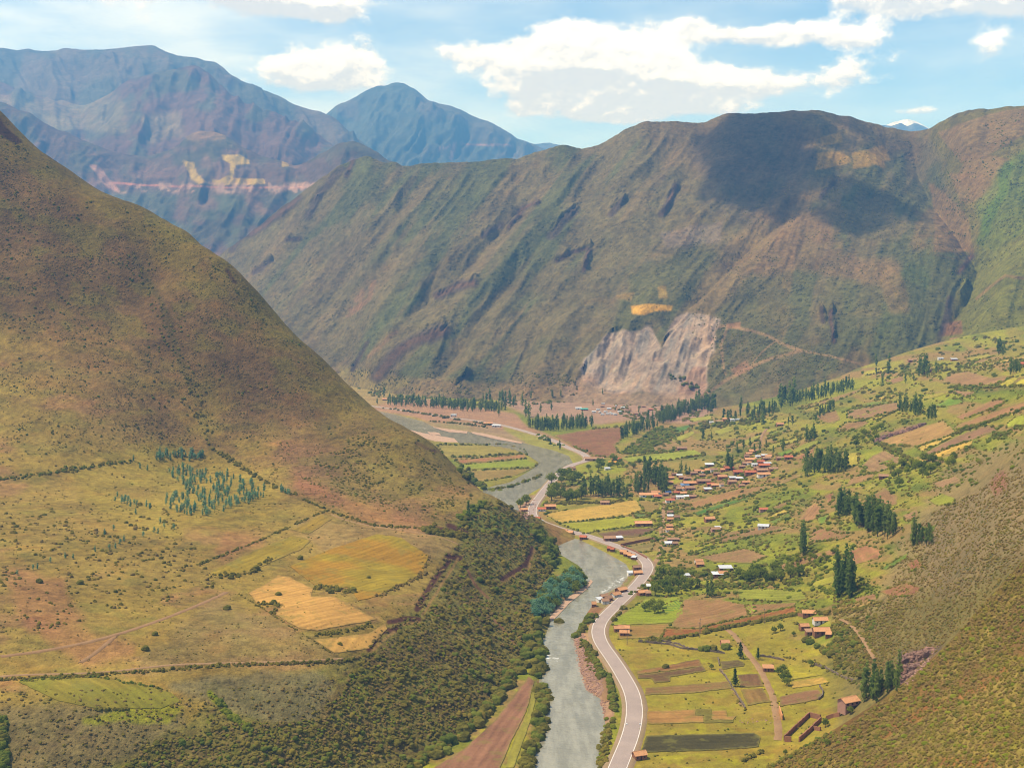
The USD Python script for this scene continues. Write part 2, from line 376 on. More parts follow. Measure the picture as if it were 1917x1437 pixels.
# --- ridges built between a crest line and a foot line
class Ridge(Sheet):
    def __init__(self, crest, foot, ds, rows, shape, relief, tail=900.0):
        c, f = np.array(crest, float), np.array(foot, float)
        u = np.arange(c[0, 0], c[-1, 0] + .1, ds)
        ci = lambda k: PchipInterpolator(c[:, 0], c[:, k])(u)
        fi = lambda k: PchipInterpolator(f[:, 0], f[:, k], extrapolate=True)(np.clip(u, f[0, 0], f[-1, 0]))
        vc, yc, yf, zf = ci(1), ci(2), fi(1), fi(2)
        vc = vc + (meshkit.fbm(np.stack([u / 22, u * 0, u * 0 + 4], -1), 4, 5) - .5) * 7.0
        C = at_y(u, vc, yc)
        t = np.concatenate([np.linspace(-0.12, 1, rows), 1 + np.linspace(0, 1, 24)[1:] ** 1.3])
        T = np.broadcast_to(t, (len(u), len(t)))
        tc = np.clip(T, -0.12, 1)
        Y = yf[:, None] + (yc - yf)[:, None] * tc
        Z = zf[:, None] + (C[:, 2] - zf)[:, None] * shape(tc)
        back = np.clip(T - 1, 0, None)
        Y = Y + back * tail; Z = Z - back * (C[:, 2] - zf)[:, None] * 1.02
        U = np.broadcast_to(u[:, None], Y.shape)
        X = (U - CU) / FPX * Y
        e = smooth(0, .09, tc) * (1 - 0.96 * smooth(.90, 1.0, T)) * (1 - smooth(1.0, 1.05, T))
        dn = relief(U, vc[:, None] + (1 - tc) * 0, tc, X, Y, Z) * e
        Z = Z + dn * .80; Y = Y - dn * .55
        X = (U - CU) / FPX * Y
        self.v = np.stack([X, Y, Z], -1).reshape(-1, 3); self.T = T.ravel().copy(); self.U = U.ravel().copy()
        self.f = upward(self.v, grid_faces(len(u), len(t)))
        self.pu, self.pv = project(self.v); self.mesh = trimesh.Trimesh(self.v, self.f, process=False)


CREST = [(230, 640, 3650), (300, 575, 3620), (420, 474, 3560), (480, 428, 3530), (560, 366, 3480), (610, 330, 3450), (640, 311, 3430), (672, 296, 3420), (690, 292, 3410), (715, 303, 3400), (740, 304, 3400), (758, 312, 3390), (800, 307, 3380), (880, 302, 3370), (960, 297, 3350), (1010, 283, 3340), (1060, 273, 3330), (1090, 278, 3330),
         (1130, 265, 3330), (1180, 238, 3330), (1208, 227, 3330), (1260, 228, 3330), (1310, 230, 3330), (1350, 214, 3320), (1400, 213, 3310), (1440, 211, 3300), (1510, 206, 3290), (1560, 214, 3280), (1600, 224, 3270), (1660, 238, 3250), (1700, 245, 3230), (1725, 240, 3200), (1760, 222, 3120), (1800, 206, 3050), (1850, 203, 3000), (1917, 196, 2950), (2040, 176, 2900)]
FOOT = [(230, 2900, 0), (640, 2780, 0), (700, 2600, 0), (800, 2430, 0), (1000, 2330, 0), (1200, 2230, 0), (1330, 2150, 2), (1480, 2090, 24), (1600, 2050, 44), (1700, 2040, 84), (1780, 2030, 113), (1917, 1990, 124), (2040, 1990, 140)]
RAVINE = [(1705, 246), (1745, 330), (1800, 400), (1832, 452), (1815, 500), (1785, 545), (1762, 600), (1735, 650), (1650, 700)]


def ridge_relief(U, VC, t, X, Y, Z):
    pu, pv = project(np.stack([X, Y, Z], -1))
    lean = 0.80 - 0.45 * smooth(1380, 1620, pu)
    w = (fbm2(pu, pv, 190, 3, 31) - .5) * 90
    q = pu + lean * (pv - 300) + w
    along = pv - lean * pu
    left = 1 - smooth(1250, 1500, pu)
    r = (ridge2(q, along * .13, 125, 2, 5) - .42) * (50 * left + 30 * (1 - left)) + (ridge2(q, along * .16, 46, 2, 6) - .45) * (19 * left + 10) + (ridge2(q, along * .3, 17, 2, 16) - .45) * 7
    r = r + (fbm2(pu, pv, 34, 4, 7) - .5) * 9
    d = near([(a, b) for a, b in RAVINE], pu.ravel(), pv.ravel(), 95).reshape(pu.shape)
    r = r - 85 * d ** 1.4
    for line, rad, dep in SCARS: r = r - dep * near(line, pu.ravel(), pv.ravel(), rad).reshape(pu.shape) ** 1.2
    for poly, h in CRAGS:
        m = near(poly, pu.ravel(), pv.ravel(), h).reshape(pu.shape)
        r = r + smooth(0, .8, m) * (6 + (ridge2(pu + .6 * pv, pv * .5, 13, 3, 9) - .4) * 24)
    lx = inside(SLIDE, (pu + (fbm2(pu, pv, 20, 3, 40) - .5) * 22).ravel(), (pv + (fbm2(pu, pv, 20, 3, 41) - .5) * 22).ravel()).reshape(pu.shape)
    r = r + np.where(lx, -5 + (ridge2(pu + .3 * pv, pv * .3, 20, 3, 10) - .45) * 17, 0)
    return r


SCARS = [([(1480, 395), (1400, 465), (1300, 560), (1260, 600)], 26, 22), ([(1060, 300), (940, 420), (820, 560), (760, 640)], 34, 20), ([(1000, 470), (900, 590), (830, 690)], 26, 16), ([(820, 500), (800, 560), (740, 600)], 22, 22)]
CRAGS = [([(705, 705), (735, 670), (775, 640), (830, 618)], 24), ([(640, 320), (600, 360), (575, 405)], 13), ([(560, 372), (510, 408), (470, 440)], 13), ([(430, 470), (500, 410)], 9), ([(820, 552), (850, 540), (885, 532)], 17), ([(905, 438), (935, 420)], 9), ([(950, 425), (975, 395), (1005, 378)], 9),
         ([(1030, 440), (1050, 415), (1075, 395)], 16), ([(1040, 490), (1075, 472), (1100, 465)], 9), ([(1145, 400), (1165, 378)], 12), ([(1240, 400), (1265, 350)], 12), ([(475, 510), (505, 490)], 8), ([(540, 450), (560, 445)], 8), ([(880, 700), (850, 720)], 5), ([(1557, 580), (1560, 640)], 8), ([(1535, 575), (1545, 600)], 7), ([(1815, 480), (1800, 505)], 10),
         ([(1780, 560), (1765, 620)], 12), ([(660, 300), (650, 330)], 9), ([(1560, 340), (1540, 370)], 8), ([(1095, 505), (1105, 470)], 8), ([(690, 640), (660, 690)], 7)]
SLIDE = [(1092, 712), (1098, 668), (1118, 648), (1140, 628), (1165, 618), (1195, 622), (1215, 617), (1228, 640), (1240, 655), (1250, 625), (1270, 598), (1290, 586), (1325, 590), (1340, 605), (1336, 650), (1322, 690), (1318, 735), (1290, 750), (1240, 742), (1190, 728), (1140, 730)]
ridge = Ridge(CREST, FOOT, 2.2, 330, lambda t: np.where(t < 0, t * .6, .86 * t + .14 * t * t), ridge_relief)


def plain_relief(scale, amp, seed, lean=.2):
    def f(U, VC, t, X, Y, Z):
        pu, pv = project(np.stack([X, Y, Z], -1))
        q = pu + lean * pv + (fbm2(pu, pv, scale * 1.8, 3, seed) - .5) * scale * 1.3
        return (ridge2(q, pv * .3, scale, 3, seed) - .45) * amp * 2 + (ridge2(q, pv * .45, scale * .3, 3, seed + 5) - .45) * amp * .7 + (fbm2(pu, pv, scale * .2, 3, seed + 1) - .5) * amp * .35
    return f


lean_t = lambda t: np.where(t < 0, t * .5, .8 * t + .2 * t ** 2)
front_mountain = Ridge([(-60, 178, 6000), (0, 186, 6000), (60, 210, 6000), (120, 244, 5950), (165, 262, 5900), (230, 285, 5900), (280, 292, 5900), (330, 278, 5900), (360, 254, 5900), (390, 245, 5900), (420, 252, 5850), (470, 280, 5800), (520, 300, 5700), (560, 308, 5600), (600, 290, 5450), (640, 270, 5350), (664, 264, 5300), (700, 280, 5250), (735, 302, 5200), (790, 330, 5200), (860, 380, 5200)],
                       [(-60, 4300, 250), (200, 4300, 250), (420, 4250, 200), (620, 4150, 200), (860, 4150, 150)], 2.6, 200, lean_t, plain_relief(90, 62, 51, .35))
mid_mountain = Ridge([(-60, 150, 8300), (0, 150, 8300), (60, 172, 8200), (110, 185, 8100), (160, 196, 8000), (210, 178, 7900), (250, 150, 7800), (300, 138, 7750), (340, 128, 7700), (370, 124, 7700), (392, 132, 7700), (420, 160, 7650), (460, 190, 7600), (500, 205, 7500), (550, 225, 7500), (600, 252, 7400), (660, 300, 7300), (740, 345, 7300)],
                     [(-60, 5700, 700), (300, 5700, 700), (740, 5600, 500)], 3.0, 150, lean_t, plain_relief(80, 95, 61, .3), 1200)
back_mountain = Ridge([(-80, 80, 9240), (0, 87, 9240), (50, 92, 9240), (105, 96, 9152), (150, 92, 9064), (200, 93, 9064), (250, 88, 9064), (289, 86, 9064), (320, 97, 8976), (360, 107, 8976), (410, 118, 8888), (440, 140, 8800), (480, 160, 8800), (530, 182, 8712), (570, 200, 8624), (620, 216, 8448), (650, 240, 8360), (690, 272, 8272), (730, 300, 8184), (800, 340, 8096)],
                      [(-80, 6688, 792), (400, 6688, 792), (800, 6600, 528)], 3.2, 130, lean_t, plain_relief(90, 120, 71, -.3), 1500)
blue_mountain = Ridge([(480, 330, 10800), (560, 262, 10800), (620, 210, 10720), (660, 186, 10640), (700, 165, 10560), (722, 159, 10560), (750, 156, 10560), (775, 166, 10480), (790, 178, 10480), (806, 190, 10400), (850, 200, 10320), (885, 215, 10320), (910, 226, 10240), (950, 248, 10160), (985, 265, 10160), (1020, 280, 10080), (1080, 300, 10080), (1160, 340, 10000)],
                      [(480, 7680, 240), (1160, 7680, 160)], 3.0, 130, lean_t, plain_relief(75, 160, 81, .4), 2000)
far_mountain = Ridge([(940, 300, 13440), (1000, 271, 13440), (1022, 268, 13440), (1045, 273, 13440), (1090, 285, 13440), (1300, 300, 13440), (1560, 280, 12880), (1630, 240, 12320), (1650, 233, 12320), (1662, 236, 12320), (1678, 231, 12320), (1690, 237, 12320), (1704, 232, 12320), (1720, 236, 12320), (1760, 260, 12320), (1900, 290, 12320)],
                     [(940, 10080, 280), (1900, 9800, 280)], 4.0, 40, lean_t, plain_relief(60, 120, 91, .2), 3000)
snow_peak = Ridge([(1600, 262, 14280), (1640, 236, 14280), (1665, 230, 14280), (1690, 225, 14280), (1700, 227, 14280), (1722, 235, 14280), (1770, 262, 14280)],
                  [(1600, 12180, 1050), (1770, 12180, 1050)], 4.0, 30, lean_t, plain_relief(40, 120, 95, .2), 3000)

# ------------------------------------------------------------------ what grows and lies where: tints of soil and plants, per vertex
class Paint:
    SAT = 1.06
    def __init__(s, sheet, base, scrub=0.4):
        s.u, s.v = sheet.pu, sheet.pv
        s.c = np.tile(np.array(col(*base)), (len(s.u), 1)); s.k = np.full(len(s.u), scrub)
        s.p = sheet.v
        s.w1 = (meshkit.fbm(np.stack([s.u / 45, s.v / 30, s.u * 0], -1), 4, 81) - .5); s.w2 = (meshkit.fbm(np.stack([s.u / 45, s.v / 30, s.u * 0 + 9], -1), 4, 82) - .5)

    def blend(s, a, c, scrub=None):
        a = np.asarray(a)[:, None]; s.c = s.c * (1 - a) + np.array(col(*c)) * a
        if scrub is not None: s.k = s.k * (1 - a[:, 0]) + scrub * a[:, 0]

    def area(s, poly, c, alpha=1.0, warp=12.0, feather=8.0, scrub=None, mottled=0.0):
        u, v = s.u + s.w1 * warp * 2, s.v + s.w2 * warp * 2
        g = Polygon(poly).buffer(0); b = g.bounds
        m = (u > b[0] - feather) & (u < b[2] + feather) & (v > b[1] - feather) & (v < b[3] + feather)
        a = np.zeros(len(u)); a[m] = np.clip(1 - shapely.distance(g, shapely.points(u[m], v[m])) / max(feather, .01), 0, 1)
        a = a * a * (3 - 2 * a) * alpha
        if mottled: a = a * (1 - mottled + mottled * smooth(.38, .62, meshkit.fbm(np.stack([s.u / 16, s.v / 10, s.u * 0 + len(poly)], -1), 3, 83)))
        s.blend(a, c, scrub)

    def line(s, pts, c, width, alpha=1.0, warp=1.5, scrub=None):
        a = near(pts, s.u + s.w1 * warp * 2, s.v + s.w2 * warp * 2, width)
        s.blend(smooth(0, .6, a) * alpha, c, scrub)

    def patches(s, c, size, lo, hi, alpha, seed, aspect=(1, 1), lean=0.0, where=None, scrub=None):
        n = meshkit.fbm(np.stack([(s.u + lean * s.v) / size / aspect[0], s.v / size / aspect[1], s.u * 0 + seed], -1), 4, seed)
        a = smooth(lo, hi, n) * alpha
        s.blend(a if where is None else a * where, c, scrub)

    def emit(s, sheet, name, mat, label=None, smooth_n=True, keep=None):
        f = sheet.f if keep is None else sheet.f[keep]
        m = obj(name, (sheet.v, f), mat, smooth=smooth_n, kind='structure')
        if label: tag(m.GetPrim(), label)
        lum = s.c @ np.array([.25, .65, .10]); s.c = lum[:, None] + (s.c - lum[:, None]) * s.SAT
        primvar(m, 'tint', np.clip(s.c, .004, 1)); primvar(m, 'scrub', np.clip(s.k, 0, 1), 'float')
        return m


M_NEAR = ground_material('hill_ground', 0.6, 0.30, col(80, 74, 36), 1.1, 0.02, 0.60, 0.8)
M_FLOOR = ground_material('valley_ground', 0.7, 0.22, col(70, 76, 32), 0.7, 0.02, 0.36, 0.7)
M_FAR = ground_material('ridge_ground', 0.6, 0.085, col(60, 58, 36), 3.0, 0.008, 0.55, 0.16)
M_VERY = ground_material('mountain_ground', 0.5, 0.02, col(60, 62, 46), 8.0, 0.002, 0.55, 0.04)

# left hill
p = Paint(hill, (146, 124, 64), .25)
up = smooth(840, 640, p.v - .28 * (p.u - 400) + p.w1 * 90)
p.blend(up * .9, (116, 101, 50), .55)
p.area([(0, 330), (140, 420), (330, 560), (480, 690), (560, 760), (640, 860), (610, 915), (500, 880), (400, 830), (250, 760), (150, 680), (0, 560)], (118, 92, 60), .75, 26, 60, .6)
p.area([(420, 560), (520, 680), (650, 860), (620, 920), (560, 880), (470, 760), (400, 640)], (118, 94, 60), .6, 20, 40)
p.area([(0, 300), (120, 380), (260, 520), (300, 640), (160, 600), (0, 500)], (108, 86, 50), .55, 26, 50, .7)
p.area([(40, 620), (180, 640), (330, 720), (380, 830), (260, 830), (120, 760), (0, 700)], (140, 112, 66), .6, 22, 40, .35)
p.area([(640, 715), (800, 830), (930, 930), (900, 990), (760, 960), (650, 880), (620, 800)], (122, 106, 56), .6, 14, 40, .6)
p.patches((128, 102, 68), 70, .52, .66, .5, 3, (1, .6), 0, up)
p.patches((120, 112, 52), 60, .55, .70, .55, 5, (1, .6), -.6, up)
p.line([(250, 480), (300, 560), (330, 660), (380, 780), (400, 850)], (92, 84, 46), 9, .55, 8)
p.line([(190, 560), (240, 640), (350, 760)], (98, 86, 50), 8, .4, 8)
p.line([(410, 492), (500, 598), (600, 682), (700, 775), (850, 878)], (128, 114, 58), 26, .5, 4)
for q in ([(0, 225), (10, 240), (40, 265), (30, 268), (0, 250)],): p.area(q, (70, 48, 40), .9, 3, 4)
for q in ([(540, 600), (600, 655)], [(780, 830), (815, 845)], [(440, 530), (425, 505)]): p.line(q, (84, 58, 44), 5, .8, 3)
bench = 1 - up
p.patches((150, 128, 62), 60, .48, .66, .6, 7, (1.6, .6), 0, bench)
p.patches((152, 114, 78), 80, .56, .72, .6, 8, (1.6, .5), 0, bench)
p.patches((124, 116, 56), 40, .56, .70, .45, 9, (1.6, .5), 0, bench)
for c in ([(20, 1080), (110, 1090), (140, 1160), (60, 1170)], [(560, 900), (700, 960), (800, 985), (700, 975)], [(90, 1180), (240, 1215), (160, 1235)], [(430, 1000), (480, 1010), (420, 1040)]): p.area(c, (158, 108, 78), .55, 12, 26)
p.area([(150, 880), (330, 850), (520, 890), (480, 960), (330, 980), (190, 950)], (150, 132, 60), .6, 16, 40)
p.area([(560, 985), (780, 1000), (850, 1030), (640, 1050)], (150, 124, 82), .6, 10, 24)
p.area([(400, 1130), (560, 1200), (620, 1225), (420, 1235), (280, 1240)], (138, 118, 76), .55, 12, 26)
# the bushy lower slope
low = [(200, 1437), (270, 1385), (340, 1370), (430, 1300), (560, 1270), (650, 1240), (705, 1220), (745, 1165), (790, 1140), (812, 1095), (850, 1045), (868, 1015), (840, 990), (880, 960), (905, 930), (1000, 960), (1060, 1050), (1040, 1200), (1000, 1440), (200, 1650)]
p.area(low, (128, 118, 60), .95, 10, 14, 1.0)
p.patches((112, 112, 40), 26, .52, .66, .7, 13, (1, .7), .5, inside(low, p.u, p.v).astype(float))
p.patches((104, 84, 52), 40, .54, .70, .6, 14, (1, .7), .5, inside(low, p.u, p.v).astype(float))
p.area([(330, 1285), (480, 1265), (600, 1265), (620, 1290), (580, 1340), (480, 1340), (400, 1310)], (124, 114, 78), .8, 9, 18, .5)
p.area([(0, 1330), (200, 1340), (330, 1345), (250, 1400), (120, 1440), (0, 1440)], (126, 113, 76), .75, 12, 26, .5)
p.line([(395, 1300), (420, 1330), (450, 1355)], (140, 145, 30), 9, .8, 5)
p.area([(270, 1320), (340, 1325), (310, 1345), (160, 1352)], (138, 140, 34), .7, 8, 10)
p.area([(0, 1340), (14, 1350), (12, 1437), (0, 1437)], (70, 90, 24), .8, 4, 8, 1)
for q in ([(780, 1140), (795, 1112), (830, 1065), (848, 1040)], [(730, 1165), (765, 1158), (785, 1160)], [(690, 1215), (712, 1185), (745, 1178)], [(800, 990), (880, 1000), (840, 985)], [(838, 1040), (862, 1045)], [(940, 1085), (985, 1055), (997, 1025)]): p.line(q, (84, 52, 40), 7, .95, 5, .2)
for q in ([(858, 1045), (848, 1062), (815, 1112), (790, 1150)], [(740, 1182), (715, 1200), (695, 1222)], [(945, 1088), (990, 1062), (1002, 1022)], [(785, 1165), (740, 1172)]): p.line(q, (150, 120, 72), 3.4, .9, 3, .1)
for q in ([(875, 1065), (895, 1100), (915, 1120)], [(925, 1160), (965, 1205)]): p.line(q, (138, 92, 74), 3, .7, 3, .2)
p.line([(680, 1437), (760, 1410), (850, 1385), (905, 1330)], (84, 66, 40), 3, .7, 2)
p.area([(920, 960), (985, 985), (1010, 1010), (930, 985), (860, 985)], (100, 118, 46), .5, 6, 10)
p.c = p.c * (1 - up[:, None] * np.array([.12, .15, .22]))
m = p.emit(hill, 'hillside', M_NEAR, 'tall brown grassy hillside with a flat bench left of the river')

# near spur
p = Paint(spur, (146, 128, 66), .8)
p.patches((120, 88, 52), 60, .50, .64, .8, 21, (1, 1), .8)
p.patches((136, 128, 48), 46, .55, .68, .7, 22, (1, 1), .8)
for q in ([(1650, 1370), (1740, 1330), (1860, 1270), (1880, 1255)], [(1740, 1420), (1800, 1425), (1860, 1430)]): p.line(q, (150, 96, 58), 13, .7, 14, .3)
p.area([(1780, 1340), (1860, 1290), (1917, 1260), (1917, 1290), (1850, 1345), (1790, 1372)], (150, 128, 68), .7, 14, 20, .3)
p.line([(1470, 1437), (1600, 1350), (1700, 1280), (1800, 1185), (1917, 1050)], (120, 94, 46), 40, .7)
p.emit(spur, 'spur', M_NEAR, 'near bush covered spur filling the lower right corner')

# valley floor and farmed slope
p = Paint(valley, (142, 132, 60), .35)
slope = smooth(4, 14, valley.v[:, 2])
p.patches((118, 128, 46), 60, .46, .60, .75, 31, (1.6, .5), .35)
p.patches((152, 122, 80), 50, .50, .62, .75, 32, (1.8, .45), .35)
p.patches((150, 150, 54), 40, .54, .66, .7, 33, (1.8, .5), .35)
p.patches((96, 108, 42), 30, .58, .70, .6, 34, (1.7, .5), .35, slope, .9)
p.area([(1130, 1190), (1300, 1170), (1440, 1180), (1600, 1280), (1620, 1340), (1460, 1450), (1160, 1450), (1200, 1300)], (152, 138, 56), .8, 10, 30, .12)
p.patches((150, 120, 60), 26, .56, .70, .45, 36, (1.8, .6), .2, smooth(1170, 1230, p.v))
p.patches((172, 166, 50), 20, .58, .72, .5, 37, (1.8, .6), .2, smooth(1170, 1230, p.v))
p.area([(1780, 890), (1850, 860), (1917, 835), (2100, 780), (2100, 1300), (1560, 1400), (1600, 1290), (1580, 1180), (1660, 1110), (1700, 1010), (1745, 950)], (140, 122, 80), .9, 14, 26, .8)
p.area([(1560, 1230), (1640, 1160), (1760, 1120), (1917, 1020), (1917, 1100), (1700, 1300), (1600, 1400)], (120, 110, 60), .7, 18, 34, 1.0)
p.area([(1740, 990), (1917, 870), (1917, 1040), (1760, 1110), (1735, 1060)], (132, 114, 84), .6, 16, 26, 1.0)
p.area([(1858, 905), (1880, 885), (1884, 912), (1865, 922)], (150, 100, 80), .7, 6, 8)
p.area([(1690, 1222), (1760, 1205), (1750, 1240), (1695, 1300)], (118, 98, 82), .85, 8, 10, .3)
p.area([(1640, 820), (1650, 808), (1720, 795), (1735, 800), (1700, 815), (1655, 830)], (140, 104, 84), .8, 6, 8, .4)
# far floor: quarry ground, gravel, bare banks
p.area([(940, 752), (1010, 742), (1090, 735), (1180, 730), (1310, 735), (1340, 762), (1290, 785), (1180, 780), (1110, 790), (1000, 772)], (164, 132, 112), .9, 8, 10, .3)
p.area([(690, 745), (800, 752), (960, 775), (990, 800), (1100, 850), (1090, 862), (1000, 826), (900, 800), (690, 764)], (166, 128, 102), .9, 5, 7, .1)
p.area([(640, 715), (760, 735), (700, 760), (640, 745)], (158, 138, 84), .8, 6, 10, .4)
p.area([(800, 790), (900, 797), (990, 815), (1075, 850), (1060, 856), (960, 822), (860, 806)], (150, 132, 98), .7, 5, 6, .2)
p.area([(945, 800), (1010, 815), (1100, 860), (1075, 866), (1000, 832)], (146, 146, 58), .75, 4, 6, .4)
p.area([(1076, 1180), (1090, 1180), (1112, 1225), (1128, 1260), (1146, 1300), (1148, 1340), (1130, 1360), (1112, 1305), (1084, 1285), (1064, 1225)], (166, 132, 106), .95, 5, 5, .3)
p.area([(1085, 1190), (1100, 1185), (1118, 1220), (1138, 1270), (1142, 1300), (1128, 1290), (1105, 1230)], (186, 150, 114), .7, 4, 4, .1)
p.area([(960, 955), (985, 935), (1010, 925), (1002, 970), (1000, 985)], (172, 138, 116), .8, 3, 4, .1)
p.area([(1040, 1130), (1130, 1085), (1106, 1095), (1070, 1125), (1030, 1165)], (180, 140, 108), .6, 3, 5, .1)
p.area([(1120, 1060), (1175, 1060), (1165, 1095), (1130, 1110), (1100, 1140), (1135, 1140), (1185, 1090)], (142, 132, 88), .7, 4, 6, .3)
p.area([(1120, 1165), (1128, 1140), (1095, 1130), (1085, 1165), (1100, 1170)], (150, 104, 78), .7, 3, 4, .1)
p.area([(1000, 1010), (1100, 1012), (1170, 1050), (1150, 1050), (1060, 1010)], (160, 146, 66), .7, 4, 6, .3)
# lanes and paddocks of the village
p.area([(1240, 930), (1290, 890), (1400, 850), (1520, 855), (1500, 870), (1420, 900), (1300, 940)], (150, 118, 82), .65, 9, 10, .3, .5)
p.patches((146, 106, 74), 14, .55, .68, .8, 39, (1.4, .6), .2, smooth(20, 0, np.abs(p.v - 895)) * smooth(160, 110, np.abs(p.u - 1370)))
m = p.emit(valley, 'valley_floor', M_FLOOR, 'green and brown farmed valley floor and terraced slope')

# the long ridge across the valley
p = Paint(ridge, (113, 102, 72), .55)
q = p.u + .75 * p.v
left = 1 - smooth(1250, 1480, p.u)
p.patches((92, 96, 62), 60, .46, .60, .8, 41, (1, 3.2), .8, left, .8)
p.patches((120, 104, 76), 34, .50, .64, .7, 42, (1, 3.6), .8, left)
p.patches((90, 92, 58), 44, .48, .62, .8, 43, (1, 1.6), .3, 1 - left, 1.0)
p.patches((128, 106, 74), 60, .50, .64, .65, 44, (1, 1.4), .3, 1 - left, .3)
p.patches((124, 106, 78), 70, .52, .66, .5, 46, (1, 2.2), .8, smooth(560, 720, p.v))
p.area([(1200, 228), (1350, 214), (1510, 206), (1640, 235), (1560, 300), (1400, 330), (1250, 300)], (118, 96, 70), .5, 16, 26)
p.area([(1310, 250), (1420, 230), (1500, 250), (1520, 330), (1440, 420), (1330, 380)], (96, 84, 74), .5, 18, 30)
p.area([(1150, 640), (1190, 520), (1300, 470), (1340, 480), (1260, 580), (1200, 610)], (96, 98, 56), .6, 14, 20, .8)
p.area([(1340, 640), (1370, 540), (1450, 500), (1480, 580), (1440, 640), (1380, 640)], (94, 90, 58), .7, 14, 20, 1.0)
p.area([(1540, 560), (1580, 510), (1640, 520), (1660, 600), (1640, 660), (1580, 640)], (94, 92, 58), .6, 14, 20, 1.0)
p.area([(1690, 500), (1780, 480), (1800, 530), (1740, 640), (1640, 700), (1630, 660)], (84, 92, 54), .7, 12, 20, 1.0)
p.area([(1480, 420), (1540, 400), (1560, 480), (1680, 500), (1640, 520), (1540, 500), (1420, 500)], (132, 104, 78), .55, 14, 20, .2)
p.area([(1640, 500), (1680, 510), (1700, 580), (1670, 580)], (130, 106, 74), .6, 8, 12, .2)
p.area([(1345, 480), (1480, 350), (1570, 330), (1560, 350), (1490, 400), (1400, 500), (1300, 620), (1270, 600)], (134, 110, 78), .5, 10, 16, .2)
# right shoulder: terraced brown fields between green hedges
p.area([(1745, 235), (1917, 196), (2050, 170), (2050, 640), (1780, 630), (1830, 480), (1800, 380)], (116, 106, 56), .8, 10, 20, .5)
for qd in ([(1760, 250), (1850, 215), (1917, 205), (1917, 250), (1850, 290), (1800, 300)], [(1815, 290), (1890, 300), (1885, 350), (1840, 385), (1790, 330)], [(1780, 325), (1840, 330), (1840, 380), (1800, 378)], [(1752, 405), (1810, 410), (1820, 470), (1752, 470)], [(1740, 345), (1790, 385), (1805, 405), (1755, 400)]): p.area(qd, (136, 110, 78), .75, 4, 5, .1)
for qd in ([(1595, 288), (1650, 275), (1665, 300), (1600, 312)], [(1540, 260), (1570, 250), (1575, 265), (1540, 270)], [(1610, 285), (1655, 290), (1655, 312)], [(1530, 290), (1570, 285), (1590, 300), (1530, 315)]): p.area(qd, (168, 134, 70), .7, 5, 5, .1)
p.area([(1830, 380), (1900, 300), (1917, 290), (1917, 430), (1860, 460)], (98, 112, 50), .7, 10, 14, .8)
p.line([(1890, 310), (1860, 390), (1840, 450)], (84, 104, 40), 14, .7, 8, 1)
for row in range(12): p.line([(1748, 356 + row * 11), (1815 - row, 362 + row * 11.5)], (104, 88, 58), 2.0, .6, 2)
p.area([(1830, 470), (1917, 400), (1917, 620), (1790, 622)], (112, 114, 54), .7, 12, 20, .7)
p.line([(1780, 634), (1840, 630), (1917, 624)], (170, 130, 98), 3, .8, 2)
p.line([(1917, 520), (1880, 515), (1850, 540), (1830, 560)], (146, 110, 84), 4, .5, 3)
p.area([(1768, 606), (1796, 603), (1798, 622), (1766, 625)], (130, 88, 70), .7, 4, 4)
# tracks, fields and bare ground low on the ridge
TAN = (152, 124, 96)
for ln, w in (([(1340, 612), (1362, 612), (1400, 618), (1440, 628), (1460, 642), (1500, 656)], 4), ([(1500, 656), (1440, 672), (1395, 690), (1350, 715), (1325, 735)], 4), ([(1362, 615), (1348, 650), (1358, 700)], 3.5), ([(1500, 656), (1570, 672), (1640, 688)], 2.4), ([(1400, 690), (1425, 660), (1450, 640)], 2)): p.line(ln, TAN, w, .85, 3, .1)
p.area([(1370, 690), (1395, 676), (1402, 688), (1378, 702)], (150, 112, 90), .7, 4, 4)
p.area([(1360, 608), (1385, 605), (1385, 614), (1362, 616)], (156, 114, 88), .6, 3, 3)
p.area([(1183, 574), (1212, 570), (1258, 573), (1256, 580), (1225, 582), (1208, 589), (1186, 587)], (208, 162, 78), 1, 3, 3, 0)
p.area([(1233, 540), (1246, 536), (1248, 556), (1234, 556)], (170, 140, 78), .7, 3, 4)
p.area([(1155, 555), (1185, 548), (1180, 562)], (160, 130, 78), .6, 3, 4)
p.area([(690, 668), (720, 640), (740, 622)], (138, 104, 80), .5, 6, 8)
for pl in ([(650, 590), (670, 575), (680, 545), (665, 560)], [(655, 580), (690, 560), (700, 530)]): p.line(pl, (138, 104, 82), 6, .5, 5)
p.area([(600, 690), (760, 715), (900, 722), (1080, 728), (1080, 750), (600, 745)], (140, 116, 84), .6, 10, 14, .7)
p.area([(640, 690), (760, 715), (700, 740), (640, 730)], (152, 138, 84), .6, 8, 12)
SL = [(a, b) for a, b in SLIDE]
p.area(SL, (160, 142, 134), 1, 11, 5, .0)
slm = inside(SL, p.u, p.v).astype(float)
p.patches((180, 152, 136), 15, .48, .62, .8, 47, (1, 4.5), .35, slm)
p.patches((140, 132, 130), 11, .52, .66, .8, 48, (1, 4.5), .35, slm)
p.patches((182, 160, 148), 12, .58, .70, .7, 49, (1, 5), .35, slm)
p.area([(1296, 690), (1318, 690), (1318, 740), (1270, 752), (1275, 725)], (164, 126, 108), .7, 5, 6)
p.area([(1060, 728), (1100, 700), (1140, 735), (1300, 745), (1320, 760), (1060, 760)], (160, 134, 118), .7, 7, 10, .1)
for poly, h in CRAGS: p.line(poly, (84, 70, 66), h * .8, .8, 7, .1)
for poly, h in CRAGS[::2]: p.line(poly, (116, 86, 68), h * .35, .5, 7)
p.area([(1240, 440), (1300, 430), (1350, 420), (1340, 450), (1250, 460)], (132, 116, 108), .6, 8, 10)
p.c = p.c * [.95, .95, .80]
p.emit(ridge, 'ridge', M_FAR, 'long steep green brown ridge with a landslide scar beyond the valley floor')

